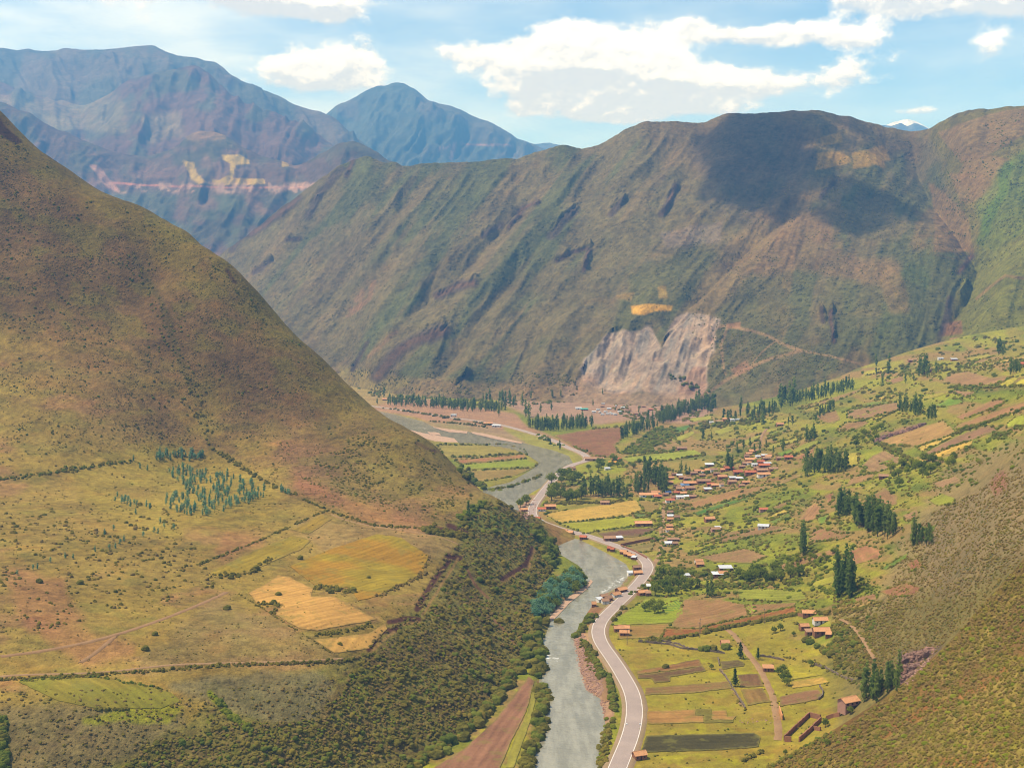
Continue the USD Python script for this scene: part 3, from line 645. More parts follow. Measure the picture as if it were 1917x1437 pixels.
p = Paint(front_mountain, (96, 78, 62), .4)
p.patches((84, 84, 60), 60, .48, .62, .7, 51, (1, .8), .3)
p.patches((124, 96, 78), 50, .54, .68, .6, 52, (1, .8), .3)
p.patches((88, 94, 66), 60, .40, .58, .7, 53, (1, .8), .3, smooth(352, 372, p.v))
for qd in ([(343, 301), (362, 305), (368, 325), (386, 342), (372, 344), (358, 335), (350, 315)], [(396, 336), (410, 338), (428, 328), (430, 345), (400, 346)], [(416, 290), (448, 290), (466, 300), (466, 306), (440, 308), (436, 334), (494, 336), (496, 344), (434, 346), (430, 330), (432, 306), (418, 298)], [(528, 294), (543, 292), (540, 310), (528, 312)]): p.area(qd, (172, 146, 68), .9, 1.0, 1.6, 0)
p.line([(205, 343), (260, 345), (330, 349), (420, 351), (500, 352), (570, 350)], (168, 116, 96), 2.6, .8, 3, 0)
p.area([(170, 310), (184, 312), (210, 345), (222, 358), (200, 350)], (172, 132, 114), .8, 3, 4, 0)
p.patches((174, 142, 120), 14, .50, .64, .75, 54, (1, 1), .1, smooth(14, 6, np.abs(p.v - 352)) * smooth(180, 240, p.u))
p.area([(340, 250), (400, 244), (420, 255), (360, 262)], (150, 120, 80), .6, 5, 6)
p.emit(front_mountain, 'mountain', M_VERY, 'low dark mountain with yellow fields above a pink road cut')
p = Paint(mid_mountain, (100, 78, 64), .3)
p.patches((82, 88, 66), 50, .50, .66, .7, 55, (1, .8), .3)
for qd in ([(60, 195), (220, 180), (230, 240), (120, 230)], [(270, 225), (330, 220), (340, 250), (280, 260)], [(0, 190), (60, 200), (120, 240), (60, 240)]): p.area(qd, (132, 120, 88), .6, 12, 18)
p.emit(mid_mountain, 'mountain', M_VERY, 'purple brown pointed mountain in front of the highest skyline')
p = Paint(back_mountain, (84, 84, 70), .3); p.patches((112, 96, 80), 60, .5, .66, .6, 56)
p.emit(back_mountain, 'mountain', M_VERY, 'highest long flat topped blue mountain at the left edge')
p = Paint(blue_mountain, (78, 84, 72), .3); p.patches((100, 90, 76), 50, .5, .66, .6, 57)
p.line([(820, 280), (860, 270), (960, 272)], (170, 130, 120), 2.5, .6); p.line([(852, 270), (846, 295)], (180, 140, 130), 5, .7, 3)
p.emit(blue_mountain, 'mountain', M_VERY, 'blue hazy peak standing alone behind the long ridge')
p = Paint(far_mountain, (90, 90, 84), .1); p.emit(far_mountain, 'mountain', M_VERY, 'faint far jagged mountain in the gap of the ridge skyline')
p = Paint(snow_peak, (238, 238, 236), 0.0); p.emit(snow_peak, 'snow_peak', M_VERY, 'white snow covered peak showing in the gap of the ridge skyline')

# ------------------------------------------------------------------ air
hz = trimesh.creation.box([26000.0, 18500.0, 3100.0]); hz.apply_translation([1500.0, 8750.0, 1550.0 - 640.0])
g = Net()
HAZE_D, HAZE_C = 0.000082, (0.13, 0.42, 1.0)
hv = g.add('principled_volume', 'volume', color=HAZE_C, density=HAZE_D, anisotropy=0.0, absorption_color=(1.0, 1.0, 1.0))
obj('haze', hz, g.done('/World/Looks/haze', volume=hv), kind='stuff')

# ------------------------------------------------------------------ sheets laid on the terrain
def fill(poly, step_u, step_v, wobble=0.0, seed=0):
    """Points and triangles inside a polygon of photograph pixels; the border points come first."""
    g = Polygon(poly).buffer(0)
    if g.geom_type != 'Polygon': g = max(g.geoms, key=lambda x: x.area)
    n = max(8, int(g.exterior.length / step_u))
    b = np.array([g.exterior.interpolate(t, normalized=True).coords[0] for t in np.arange(n) / n])
    b = np.vstack([b, np.array(g.exterior.coords)[:-1]])
    b = b[np.argsort([g.exterior.project(shapely.Point(q)) for q in b])]
    keep = np.concatenate([[True], np.linalg.norm(np.diff(b, axis=0), axis=1) > .3]); b = b[keep]
    if wobble: b = b + (np.stack([meshkit.fbm(np.stack([b[:, 0] / 9, b[:, 1] / 7, np.full(len(b), seed + k)], -1), 3, seed) for k in (1.5, 7.5)], 1) - .5) * 2 * wobble
    g2 = Polygon(b).buffer(0)
    if g2.geom_type != 'Polygon': g2 = max(g2.geoms, key=lambda x: x.area)
    x0, y0, x1, y1_ = g2.bounds
    X, Y = np.meshgrid(np.arange(x0, x1, step_u), np.arange(y0, y1_, step_v)); X[::2] += step_u / 2
    q = np.stack([X.ravel(), Y.ravel()], 1)
    inner = g2.buffer(-min(step_u, step_v) * .5)
    q = q[shapely.contains_xy(inner, q[:, 0], q[:, 1])] if not inner.is_empty else q[:0]
    pts = np.vstack([b, q]); sc = np.array([1, step_u / step_v])
    tri = Delaunay(pts * sc, qhull_options='QJ Qbb').simplices
    cen = pts[tri].mean(1); tri = tri[shapely.contains_xy(g2, cen[:, 0], cen[:, 1])]
    return pts, tri, len(b)


def drape(poly, sheet, lift, step_u=8.0, step_v=4.0, wobble=0.0, seed=0, skirt=1.5):
    pts, tri, nb = fill(poly, step_u, step_v, wobble, seed)
    w, ok = sheet.hit(pts[:, 0], pts[:, 1])
    good = ok[tri].all(1); tri = tri[good]
    depth = w[:, 1]; span = np.ptp(depth[tri], axis=1); tri = tri[span < np.maximum(60, depth[tri].mean(1) * .14)]
    w = w + [0, 0, lift]
    f = upward(w, tri)
    e = np.sort(np.vstack([f[:, [0, 1]], f[:, [1, 2]], f[:, [2, 0]]]), 1)
    eu, cnt = np.unique(e, axis=0, return_counts=True); be = eu[cnt == 1]
    low = w - [0, 0, skirt]; n = len(w)
    f2 = np.vstack([f, np.stack([be[:, 0] + n, be[:, 1] + n, be[:, 1] + 2 * n], 1), np.stack([be[:, 0] + n, be[:, 1] + 2 * n, be[:, 0] + 2 * n], 1)])
    v2 = np.vstack([w, w, low]); used = np.unique(f2); re = np.zeros(len(v2), int); re[used] = np.arange(len(used))
    rim = np.zeros(len(w), bool); rim[np.unique(be)] = True
    return v2[used], re[f2], np.concatenate([rim, rim, rim])[used]


def spline(pts, n):
    p = np.array(pts, float); t = np.concatenate([[0], np.cumsum(np.linalg.norm(np.diff(p, axis=0), axis=1) ** .7)])
    from scipy.interpolate import CubicSpline
    return CubicSpline(t, p)(np.linspace(0, t[-1], n))


def strip(center, offs, lift):
    """A ribbon along world points; offs = cross-section offsets in metres."""
    c = np.asarray(center); t = np.gradient(c[:, :2], axis=0); t /= np.linalg.norm(t, axis=1, keepdims=True)
    nrm = np.stack([-t[:, 1], t[:, 0]], 1)
    rows = [np.concatenate([c[:, :2] + nrm * o, c[:, 2:3] + l], 1) for o, l in zip(offs, lift)]
    v = np.stack(rows, 1).reshape(-1, 3); return v, upward(v, grid_faces(len(c), len(offs)))


def level(center, sheet, half, window=5):
    c = np.array(center); t = np.gradient(c[:, :2], axis=0); t /= np.linalg.norm(t, axis=1, keepdims=True); nrm = np.stack([-t[:, 1], t[:, 0]], 1)
    z = np.max([np.nan_to_num(sheet.drop(*(c[:, :2] + nrm * o).T), nan=0) for o in (-half, 0, half)], axis=0)
    k = np.ones(window) / window; z = np.convolve(np.pad(z, window // 2, mode='edge'), k, 'valid')[:len(c)]
    c[:, 2] = z; return c


# the river
wide = RIVER.buffer(5.5).simplify(.5)
ring = np.array(wide.exterior.coords); ring = np.concatenate([ring, np.zeros((len(ring), 1))], 1)
ru, rv = project(ring)
pts, tri, nb = fill(list(zip(ru, rv)), 9.0, 2.6)
wv = at_z(pts[:, 0], pts[:, 1], np.zeros(len(pts)))
g = Net()
p_ = g.add('geometry', 'position'); foam = g.add('attribute', 'fac', attribute='foam')
fn = g.noise(p_, .35, 5, .65); fn2 = g.noise(g.add('vector_math', 'vector', math_type='multiply', vector1=p_, vector2=(.16, .03, .1)), 1.0, 4, .65)
fm = g.m('multiply', g.mr(g.m('add', foam, g.m('multiply', g.m('subtract', fn, .5), 3.2)), .75, 1.35, 0, .85), g.mr(foam, .05, .3, 0, 1))
wc = g.mixc(g.mr(fn2, .35, .65, 0, 1), col(140, 134, 110), col(168, 162, 138))
wc = g.mixc(fm, wc, (.78, .78, .76))
wb = g.add('bump', 'normal', height=g.m('add', g.noise(p_, .5, 4, .6), g.m('multiply', g.noise(p_, .12, 3, .6), 1.6)), strength=.28, distance=.8)
ws = g.add('principled_bsdf', 'BSDF', base_color=wc, roughness=g.m('add', .10, g.m('multiply', fm, .5)), specular_ior_level=.5, normal=wb)
river = obj('river', (wv, upward(wv, tri)), g.done('/World/Looks/river_water', surface=ws), smooth=True, kind='structure', label='silty grey river winding along the valley floor')
foam = np.zeros(len(pts))
for pl, r, a in (([(1022, 1228), (1040, 1232)], 9, 1.0), ([(1128, 1108), (1150, 1094), (1168, 1080)], 7, 1.0), ([(1135, 1096), (1160, 1082)], 12, .55), ([(922, 930), (945, 940), (965, 955)], 7, .8), ([(940, 920), (980, 905)], 5, .6), ([(1060, 862), (1068, 870)], 5, .8), ([(800, 802), (780, 800)], 4, .8), ([(1055, 1250), (1040, 1240)], 5, .6), ([(1160, 1058), (1170, 1062)], 6, .6), ([(1070, 1150), (1090, 1130)], 6, .55), ([(1100, 890), (1010, 900)], 4, .3)):
    foam = np.maximum(foam, near(pl, pts[:, 0], pts[:, 1], r) ** .5 * a)
primvar(river, 'foam', foam, 'float')

bar = [(1098, 1091), (1106, 1084), (1110, 1088), (1101, 1100), (1067, 1127), (1038, 1158), (1028, 1163), (1020, 1178), (1010, 1186), (1012, 1174), (1028, 1156), (1058, 1122)]
bp, bt, _ = fill(bar, 6, 2.5, 1.0, 3)
bw = at_z(bp[:, 0], bp[:, 1], np.full(len(bp), .22))
BAR = (bw, upward(bw, bt))

# the paved road and its edge lines
ROAD = [(1142, 1480), (1155, 1437), (1176, 1385), (1187, 1340), (1184, 1300), (1165, 1260), (1140, 1222), (1122, 1192), (1122, 1168), (1142, 1143), (1166, 1119), (1190, 1095), (1206, 1076), (1213, 1060), (1205, 1045), (1180, 1030), (1140, 1015), (1100, 1001), (1060, 991),
        (1020, 978), (999, 965), (997, 950), (1008, 931), (1024, 910), (1042, 890), (1060, 876), (1083, 867), (1100, 860), (1090, 849), (1066, 838), (1036, 824), (1000, 812), (960, 800.5), (920, 792), (850, 782.5), (780, 771.5), (720, 763), (640, 752)]
rd = spline(ROAD, 700); w, ok = valley.hit(rd[:, 0], rd[:, 1])
w = at_z(rd[:, 0], rd[:, 1], np.full(len(rd), 2.0)); w = level(w, valley, 5.0, 9)
seg = np.concatenate([[0], np.cumsum(np.linalg.norm(np.diff(w, axis=0), axis=1))]); keep = np.interp(np.arange(0, seg[-1], 4.0), seg, np.arange(len(w)))
ROADW = np.stack([np.interp(keep, np.arange(len(w)), w[:, k]) for k in range(3)], 1)
def tone(name, a, b, scale, rough=.9, grain=2.0, bump=.2):
    g = Net(); p_ = g.add('geometry', 'position')
    c = g.mixc(g.mr(g.noise(p_, scale, 5, .62), .32, .68, 0, 1, 'linear'), a, b)
    k = g.mr(g.noise(p_, grain, 3, .6), .25, .75, .88, 1.12, 'linear'); kv = g.add('combine_xyz', 'vector', x=k, y=k, z=k)
    c = g.mixc(1.0, c, kv, 'multiply')
    n = g.add('bump', 'normal', height=g.noise(p_, grain, 3, .6), strength=bump, distance=.2)
    return g.done(f'/World/Looks/{name}', surface=g.add('principled_bsdf', 'BSDF', base_color=c, roughness=rough, specular_ior_level=.25, normal=n))
M_ASPHALT = tone('old_asphalt', col(166, 150, 142), col(182, 164, 154), .06)
M_LINE = tone('road_paint', (.62, .58, .53), (.72, .68, .62), .3)
M_SHOULDER = tone('road_shoulder', col(166, 138, 112), col(152, 132, 94), .1)
M_DIRT = tone('track_dirt', col(172, 138, 98), col(154, 120, 82), .15)
M_REDDIRT = tone('track_red_dirt', col(160, 124, 84), col(146, 112, 74), .15)
M_GRAVEL = tone('pale_gravel', col(204, 170, 142), col(178, 146, 120), .3)
obj('gravel_bar', BAR, M_GRAVEL, smooth=True, kind='structure', label='thin pale gravel rim below the blue green trees')
for bar, lab in (([(802, 789), (830, 795), (876, 806), (874, 811), (840, 808), (812, 800)], 'pinkish gravel bar at the upper river bend'), ([(762, 803), (800, 812), (850, 820), (858, 828), (820, 829), (780, 816)], 'pale gravel bar on the near side of the upper river bend'), ([(800, 808), (822, 810), (826, 814), (806, 814)], 'tiny gravel islet at the upper river bend'), ([(878, 803), (930, 810), (985, 825), (975, 830), (920, 820), (884, 811)], 'grey brown gravel bar beside the far road')):
    bp, bt, _ = fill(bar, 5, 1.8, 1.2, 5); bw = at_z(bp[:, 0], bp[:, 1], np.full(len(bp), .25)); obj('gravel_bar', (bw, upward(bw, bt)), M_GRAVEL, smooth=True, kind='structure', label=lab)
road = UsdGeom.Xform.Define(stage, free('road')); tag(road.GetPrim(), kind='structure', label='pale paved road curving along the right bank of the river')
R = str(road.GetPath())
v_, f_ = strip(ROADW, (-7.2, -5.6, -3.9, 3.9, 5.4, 6.8), (-.9, .30, .42, .42, .30, -.9)); obj('shoulder', (v_, f_), M_SHOULDER, R, True)
v_, f_ = strip(ROADW, (-3.95, 0, 3.95), (.46, .52, .46)); obj('carriageway', (v_, f_), M_ASPHALT, R, True)
for o in (-3.6, 3.6): v_, f_ = strip(ROADW, (o - .11, o + .11), (.485, .485)); obj('edge_line', (v_, f_), M_LINE, R)


def path(line, width, mat, sheet, lift=.10, label=None, n=60):
    c = spline(line, n); w, ok = sheet.hit(c[:, 0], c[:, 1]); w = w[ok]
    w = level(w, sheet, width * .3, 3)
    v_, f_ = strip(w, (-width * .62, -width * .42, 0, width * .42, width * .62), (-.4, lift, lift * 1.1, lift, -.4))
    v_[:, :2] += (rng.random((len(v_), 2)) - .5) * width * .16
    return obj('dirt_path', (v_, f_), mat, smooth=True, kind='structure', label=label)


path([(1246, 938), (1242, 965), (1240, 1000), (1238, 1030), (1228, 1050), (1216, 1066)], 4.2, M_DIRT, valley, label='straight dirt lane running from the village down to the road')
path([(1362, 1178), (1380, 1195), (1400, 1222), (1418, 1245), (1432, 1270), (1445, 1300), (1452, 1330), (1456, 1355), (1456, 1385)], 3.6, M_DIRT, valley, label='dirt track crossing the low fields towards the walled paddock')
path([(1100, 1202), (1112, 1232), (1124, 1262), (1132, 1290), (1140, 1312)], 3.6, M_REDDIRT, valley, label='pinkish dirt track between the road and the stony river bank')
path([(1575, 1160), (1600, 1175), (1622, 1205), (1640, 1235)], 2.6, M_DIRT, valley, label='narrow footpath climbing behind the farmhouses')
path([(1100, 1163), (1112, 1164), (1122, 1160)], 3, M_DIRT, valley, label='short spur track leaving the road by the brown plot', n=14)
path([(1422, 845), (1427, 815), (1440, 800)], 3.5, M_DIRT, valley, .5, label='pale lane going up the fields above the village', n=30)
path([(0, 1228), (100, 1214), (200, 1192), (300, 1160), (380, 1128), (424, 1108)], 2.6, M_REDDIRT, hill, label='reddish track crossing the bench on the left hill')
path([(150, 1240), (190, 1212), (215, 1190)], 2.0, M_REDDIRT, hill, label='short red branch of the bench track', n=30)
path([(0, 1266), (60, 1262), (200, 1257), (300, 1246), (400, 1241), (520, 1238), (640, 1233)], 1.7, M_DIRT, hill, label='long track along the lower edge of the bench')
path([(860, 1020), (800, 1000), (700, 985), (620, 962)], 1.6, M_DIRT, hill, label='thin sheep trail along the foot of the brown slope')

# ------------------------------------------------------------------ fields: (colour, polygon)
BR, RB, YG, YE, GR, DG, TA = (146, 114, 74), (140, 98, 64), (150, 142, 52), (190, 154, 74), (108, 126, 48), (84, 104, 46), (160, 126, 82)
FIELDS = [
 ((80, 74, 42), [(1210, 1377), (1412, 1372), (1424, 1380), (1420, 1398), (1340, 1404), (1200, 1408)]),
 ((162, 122, 68), [(1210, 1331), (1302, 1328), (1302, 1340), (1317, 1340), (1317, 1352), (1212, 1355)]),
 ((166, 126, 70), [(1333, 1331), (1360, 1329), (1362, 1341), (1378, 1341), (1372, 1347), (1333, 1347)]),
 ((116, 106, 44), [(1302, 1327), (1332, 1326), (1332, 1348), (1372, 1348), (1372, 1352), (1318, 1353), (1318, 1339), (1303, 1339)]),
 ((138, 100, 60), [(1193, 1256), (1260, 1243), (1309, 1233), (1315, 1246), (1250, 1256), (1193, 1262)]),
 ((112, 86, 56), [(1193, 1263), (1250, 1257), (1316, 1247), (1322, 1256), (1254, 1267), (1254, 1275), (1226, 1278), (1220, 1270), (1194, 1270)]),
 ((134, 104, 62), [(1208, 1287), (1300, 1281), (1363, 1275), (1370, 1288), (1300, 1296), (1207, 1301)]),
 ((126, 94, 62), [(1381, 1263), (1420, 1261), (1429, 1284), (1387, 1287)]), ((142, 112, 62), [(1387, 1291), (1428, 1288), (1442, 1313), (1400, 1320)]),
 ((140, 104, 72), [(1460, 1304), (1500, 1295), (1531, 1290), (1538, 1298), (1530, 1309), (1500, 1316), (1460, 1321)]),
 ((198, 160, 76), [(1482, 1276), (1540, 1267), (1551, 1277), (1520, 1284), (1483, 1288)]), ((166, 152, 44), [(1484, 1255), (1540, 1263), (1484, 1272)]),
 ((104, 88, 54), [(1348, 1238), (1380, 1235), (1394, 1241), (1392, 1247), (1352, 1252)]),
 ((146, 94, 48), [(1237, 1194), (1245, 1176), (1307, 1177), (1400, 1155), (1488, 1135), (1491, 1149), (1400, 1165), (1317, 1184), (1243, 1196)]),
 ((152, 116, 74), [(1282, 1122), (1348, 1122), (1372, 1128), (1400, 1132), (1490, 1128), (1486, 1134), (1400, 1152), (1307, 1176), (1256, 1176), (1266, 1150)]),
 ((142, 150, 40), [(1150, 1158), (1180, 1140), (1208, 1122), (1277, 1117), (1278, 1150), (1258, 1166), (1147, 1170)]), ((104, 134, 42), [(1236, 1136), (1275, 1119), (1276, 1140), (1246, 1150)]),
 ((150, 118, 62), [(1150, 1172), (1256, 1168), (1236, 1194), (1160, 1196)]),
 ((144, 146, 52), [(1380, 1103), (1440, 1102), (1502, 1107), (1512, 1121), (1458, 1126), (1385, 1121)]), ((146, 160, 44), [(1394, 1134), (1412, 1130), (1416, 1146), (1402, 1150)]),
 (BR, [(1513, 1008), (1540, 995), (1558, 990), (1594, 996), (1560, 1010), (1520, 1016)]), ((156, 112, 76), [(1585, 1033), (1622, 1020), (1655, 1031), (1645, 1046), (1600, 1057)]),
 ((150, 114, 76), [(1460, 1058), (1520, 1038), (1562, 1027), (1570, 1036), (1520, 1053), (1488, 1065), (1460, 1067)]), ((148, 104, 72), [(1647, 1107), (1697, 1090), (1727, 1101), (1708, 1116), (1668, 1117)]),
 ((98, 124, 44), [(1650, 1064), (1664, 1056), (1699, 1036), (1698, 1045), (1660, 1066)]), ((146, 98, 70), [(1696, 1056), (1722, 1043), (1728, 1061), (1706, 1069)]), (GR, [(1284, 1040), (1337, 1021), (1346, 1023), (1302, 1038)]),
 ((152, 120, 80), [(1308, 1042), (1396, 1027), (1438, 1041), (1408, 1054), (1338, 1052)]), ((148, 116, 76), [(1348, 998), (1438, 983), (1487, 987), (1408, 1004), (1350, 1017)]),
 ((190, 156, 74), [(1018, 962), (1070, 953), (1125, 945), (1190, 935), (1202, 954), (1187, 962), (1140, 970), (1087, 976), (1047, 979)]),
 ((158, 156, 44), [(1048, 980), (1088, 977), (1140, 971), (1184, 966), (1186, 970), (1215, 968), (1218, 979), (1190, 985), (1115, 994), (1095, 1000)]),
 ((118, 88, 68), [(1120, 998), (1187, 989), (1230, 989), (1220, 995), (1197, 1004), (1131, 1007)]), ((100, 122, 62), [(1185, 961), (1210, 962), (1211, 967), (1190, 969)]),
 ((150, 126, 66), [(1194, 936), (1234, 939), (1234, 950), (1217, 964), (1203, 954)]), ((138, 122, 70), [(1164, 1025), (1226, 1015), (1219, 1032), (1190, 1034)]),
 ((138, 98, 66), [(1036, 815), (1110, 803), (1181, 797), (1173, 809), (1152, 835), (1158, 846), (1138, 856), (1109, 852), (1070, 834)]),
 ((150, 136, 64), [(820, 833), (950, 833), (984, 844), (984, 849), (832, 857)]), ((164, 116, 74), [(850, 861), (984, 850), (985, 857), (862, 868)]), ((138, 148, 42), [(866, 870), (984, 859), (1007, 868), (1000, 874), (870, 879)]), ((150, 126, 66), [(878, 881), (1000, 876), (958, 892), (886, 904)]),
 ((146, 106, 80), [(990, 1266), (1000, 1276), (986, 1330), (958, 1386), (936, 1437), (920, 1470), (780, 1470), (812, 1437), (872, 1399), (925, 1350)]), ((150, 142, 56), [(1002, 1270), (1008, 1285), (996, 1340), (975, 1400), (962, 1437), (946, 1437), (960, 1392), (988, 1332)]),
 ((150, 132, 62), [(1252, 866), (1316, 858), (1330, 872), (1290, 886), (1255, 880)]), ((146, 152, 50), [(1160, 858), (1215, 850), (1300, 842), (1318, 852), (1250, 862), (1180, 866)]),
 ((152, 124, 78), [(1218, 838), (1262, 822), (1276, 836), (1230, 850)]), ((156, 152, 54), [(1255, 822), (1298, 806), (1300, 812), (1265, 830)]), ((92, 122, 50), [(1262, 800), (1290, 795), (1296, 801), (1268, 812)]),
 (BR, [(1487, 767), (1548, 748), (1621, 725), (1604, 735), (1573, 748), (1520, 763)]), ((150, 118, 80), [(1587, 768), (1677, 753), (1691, 763), (1671, 773), (1621, 786), (1587, 783)]), ((186, 166, 58), [(1622, 786), (1660, 773), (1668, 775), (1638, 787)]),
 (BR, [(1529, 777), (1565, 768), (1573, 785), (1559, 793), (1532, 786)]), ((118, 130, 50), [(1605, 760), (1638, 751), (1670, 752), (1632, 763)]), (BR, [(1585, 791), (1620, 788), (1626, 793), (1601, 804), (1564, 808)]), ((188, 158, 78), [(1628, 747), (1688, 736), (1697, 738), (1650, 748)]),
 ((154, 120, 80), [(1765, 717), (1773, 701), (1811, 695), (1855, 707), (1892, 704), (1880, 716), (1817, 724)]), ((186, 172, 58), [(1867, 721), (1890, 708), (1917, 703), (1930, 712), (1917, 721), (1874, 725)]), ((114, 140, 40), [(1749, 760), (1776, 746), (1808, 748), (1799, 755), (1767, 762)]),
 ((168, 154, 58), [(1724, 744), (1772, 732), (1782, 734), (1731, 749)]), ((154, 118, 84), [(1713, 737), (1786, 731), (1827, 733), (1809, 744), (1785, 736)]), ((164, 130, 78), [(1648, 826), (1674, 816), (1720, 800), (1766, 787), (1785, 804), (1788, 811), (1716, 836), (1662, 833)]),
 ((192, 162, 76), [(1718, 837), (1785, 813), (1783, 819), (1726, 846)]), ((146, 112, 82), [(1728, 849), (1789, 817), (1850, 796), (1869, 805), (1817, 824), (1731, 857)]), ((202, 164, 74), [(1704, 867), (1728, 857), (1775, 838), (1822, 824), (1817, 833), (1783, 848), (1709, 870)]),
 ((154, 116, 76), [(1784, 802), (1796, 794), (1855, 772), (1930, 748), (1930, 760), (1860, 785), (1801, 802)]), ((152, 114, 78), [(1790, 780), (1855, 750), (1880, 748), (1878, 757), (1801, 786)]), ((150, 154, 48), [(1885, 793), (1901, 781), (1930, 772), (1930, 795), (1886, 801)]),
 ((164, 150, 58), [(1571, 858), (1588, 848), (1609, 847), (1606, 869), (1593, 874)]), ((150, 120, 82), [(1613, 872), (1633, 854), (1655, 843), (1696, 861), (1676, 872), (1633, 888)]), ((106, 134, 44), [(1644, 868), (1671, 858), (1674, 861), (1650, 870)]),
 ((154, 108, 74), [(1482, 860), (1503, 848), (1525, 837), (1522, 847), (1503, 860)]), ((154, 110, 76), [(1543, 928), (1558, 921), (1562, 936), (1548, 944)]), ((158, 120, 80), [(1493, 973), (1513, 949), (1528, 938), (1541, 956), (1517, 978)]), (BR, [(1633, 926), (1655, 913), (1680, 929), (1679, 944), (1652, 950)]),
 ((148, 150, 48), [(1740, 937), (1764, 924), (1788, 934), (1785, 944), (1755, 947)]), ((154, 114, 80), [(1514, 1001), (1538, 988), (1570, 999), (1600, 998), (1576, 1009), (1522, 1014)]), ((154, 124, 80), [(1382, 923), (1414, 910), (1464, 899), (1502, 885), (1499, 892), (1436, 916), (1382, 936)]),
 ((76, 116, 42), [(1298, 960), (1330, 949), (1360, 940), (1403, 928), (1402, 934), (1357, 948), (1308, 966)]), ((158, 120, 76), [(1290, 940), (1340, 926), (1384, 914), (1449, 908), (1433, 915), (1360, 938), (1298, 953)]), ((188, 162, 72), [(1430, 970), (1474, 951), (1474, 959), (1440, 971)]),
 (GR, [(1440, 977), (1474, 961), (1483, 964), (1450, 981)]), (BR, [(1445, 950), (1474, 938), (1481, 939), (1456, 954)]), ((150, 114, 76), [(1302, 1022), (1367, 996), (1413, 992), (1350, 1009), (1308, 1023)]), ((126, 150, 46), [(1293, 1034), (1333, 1025), (1333, 1029), (1301, 1036)]),
 ((156, 150, 60), [(1298, 998), (1318, 990), (1314, 1000), (1300, 1006)]), (TA, [(1436, 822), (1474, 804), (1483, 805), (1440, 821)]), ((150, 146, 58), [(1390, 826), (1424, 812), (1426, 818), (1396, 836)]), ((158, 150, 60), [(1432, 834), (1496, 818), (1500, 824), (1440, 842)]), (GR, [(1440, 812), (1470, 801), (1474, 803), (1438, 820)]),
 ((150, 148, 54), [(1336, 806), (1366, 798), (1372, 806), (1344, 816)]), ((160, 156, 60), [(1288, 783), (1330, 778), (1334, 784), (1296, 790)]), ((176, 166, 60), [(1614, 696), (1640, 691), (1668, 689), (1672, 695), (1619, 703)]), ((158, 150, 58), [(1700, 694), (1716, 690), (1724, 697), (1702, 702)]),
 ((160, 148, 60), [(1808, 670), (1850, 662), (1858, 668), (1816, 678)]), ((154, 150, 54), [(1770, 688), (1840, 678), (1836, 684), (1778, 695)]), ((182, 152, 80), [(1850, 679), (1905, 669), (1930, 666), (1930, 671), (1860, 682)]), ((150, 116, 80), [(1655, 712), (1690, 704), (1692, 712), (1668, 720)]),
 ((168, 150, 60), [(1450, 790), (1482, 780), (1484, 786), (1456, 797)]), ((140, 142, 52), [(1486, 840), (1530, 822), (1536, 828), (1492, 850)]), ((110, 134, 44), [(1452, 848), (1480, 840), (1484, 846), (1462, 856)]), ((150, 116, 80), [(1424, 850), (1446, 846), (1448, 854), (1428, 858)]),
 ((158, 122, 80), [(1596, 893), (1640, 884), (1632, 896), (1580, 912)]), ((156, 148, 58), [(1620, 912), (1650, 898), (1640, 910), (1624, 920)]), ((150, 142, 58), [(1570, 946), (1596, 938), (1600, 950), (1576, 958)]), ((108, 132, 44), [(1530, 970), (1552, 962), (1546, 978), (1534, 982)]), ((150, 118, 82), [(1744, 905), (1790, 890), (1800, 900), (1760, 915)]),
 ((100, 126, 46), [(1728, 990), (1752, 982), (1748, 994), (1730, 1002)]), ((154, 120, 84), [(1690, 965), (1716, 954), (1720, 968), (1696, 976)]), ((158, 152, 52), [(1520, 1090), (1560, 1078), (1562, 1090), (1524, 1100)]), ((150, 114, 78), [(1600, 1120), (1640, 1110), (1642, 1122), (1604, 1132)]), ((164, 134, 76), [(1560, 1140), (1620, 1122), (1640, 1126), (1570, 1152)]),
 ((150, 146, 56), [(1075, 890), (1118, 882), (1126, 890), (1080, 902)]), ((148, 126, 66), [(1018, 935), (1080, 912), (1104, 922), (1030, 946)]), ((164, 128, 80), [(1184, 884), (1208, 888), (1204, 918), (1180, 918)]),
]
g = Net()
ft_ = g.add('attribute', 'color', attribute='tint'); fr_ = g.add('attribute', 'vector', attribute='rowdir'); fp_ = g.add('geometry', 'position')
lng = g.noise(fr_, 1.0, 4, .65); fine_ = g.noise(fp_, .5, 4, .65); blot = g.noise(fp_, .045, 4, .6)
g.n['frx'] = ('separate_xyz', {}); g.l.append((fr_, 'frx.vector'))
wavy = g.m('sine', g.m('add', g.m('multiply', 'frx.x', 5.2), g.m('multiply', fine_, 2.0)))
kk = g.m('add', g.m('add', g.mr(lng, .3, .7, .80, 1.20, 'linear'), g.mr(fine_, .25, .75, -.16, .16, 'linear')), g.m('add', g.mr(blot, .3, .7, -.16, .16, 'linear'), g.m('multiply', wavy, .05)))
kv_ = g.add('combine_xyz', 'vector', x=kk, y=kk, z=kk)
fc_ = g.mixc(1.0, ft_, kv_, 'multiply')
fc_ = g.mixc(g.mr(g.noise(fp_, .11, 4, .65), .52, .66, 0, .45), fc_, col(128, 124, 58))
fb_ = g.add('bump', 'normal', height=g.m('add', g.m('multiply', wavy, .25), fine_), strength=.5, distance=.5)
M_FIELD = g.done('/World/Looks/field_soil', surface=g.add('principled_bsdf', 'BSDF', base_color=fc_, roughness=.95, specular_ior_level=.1, normal=fb_))


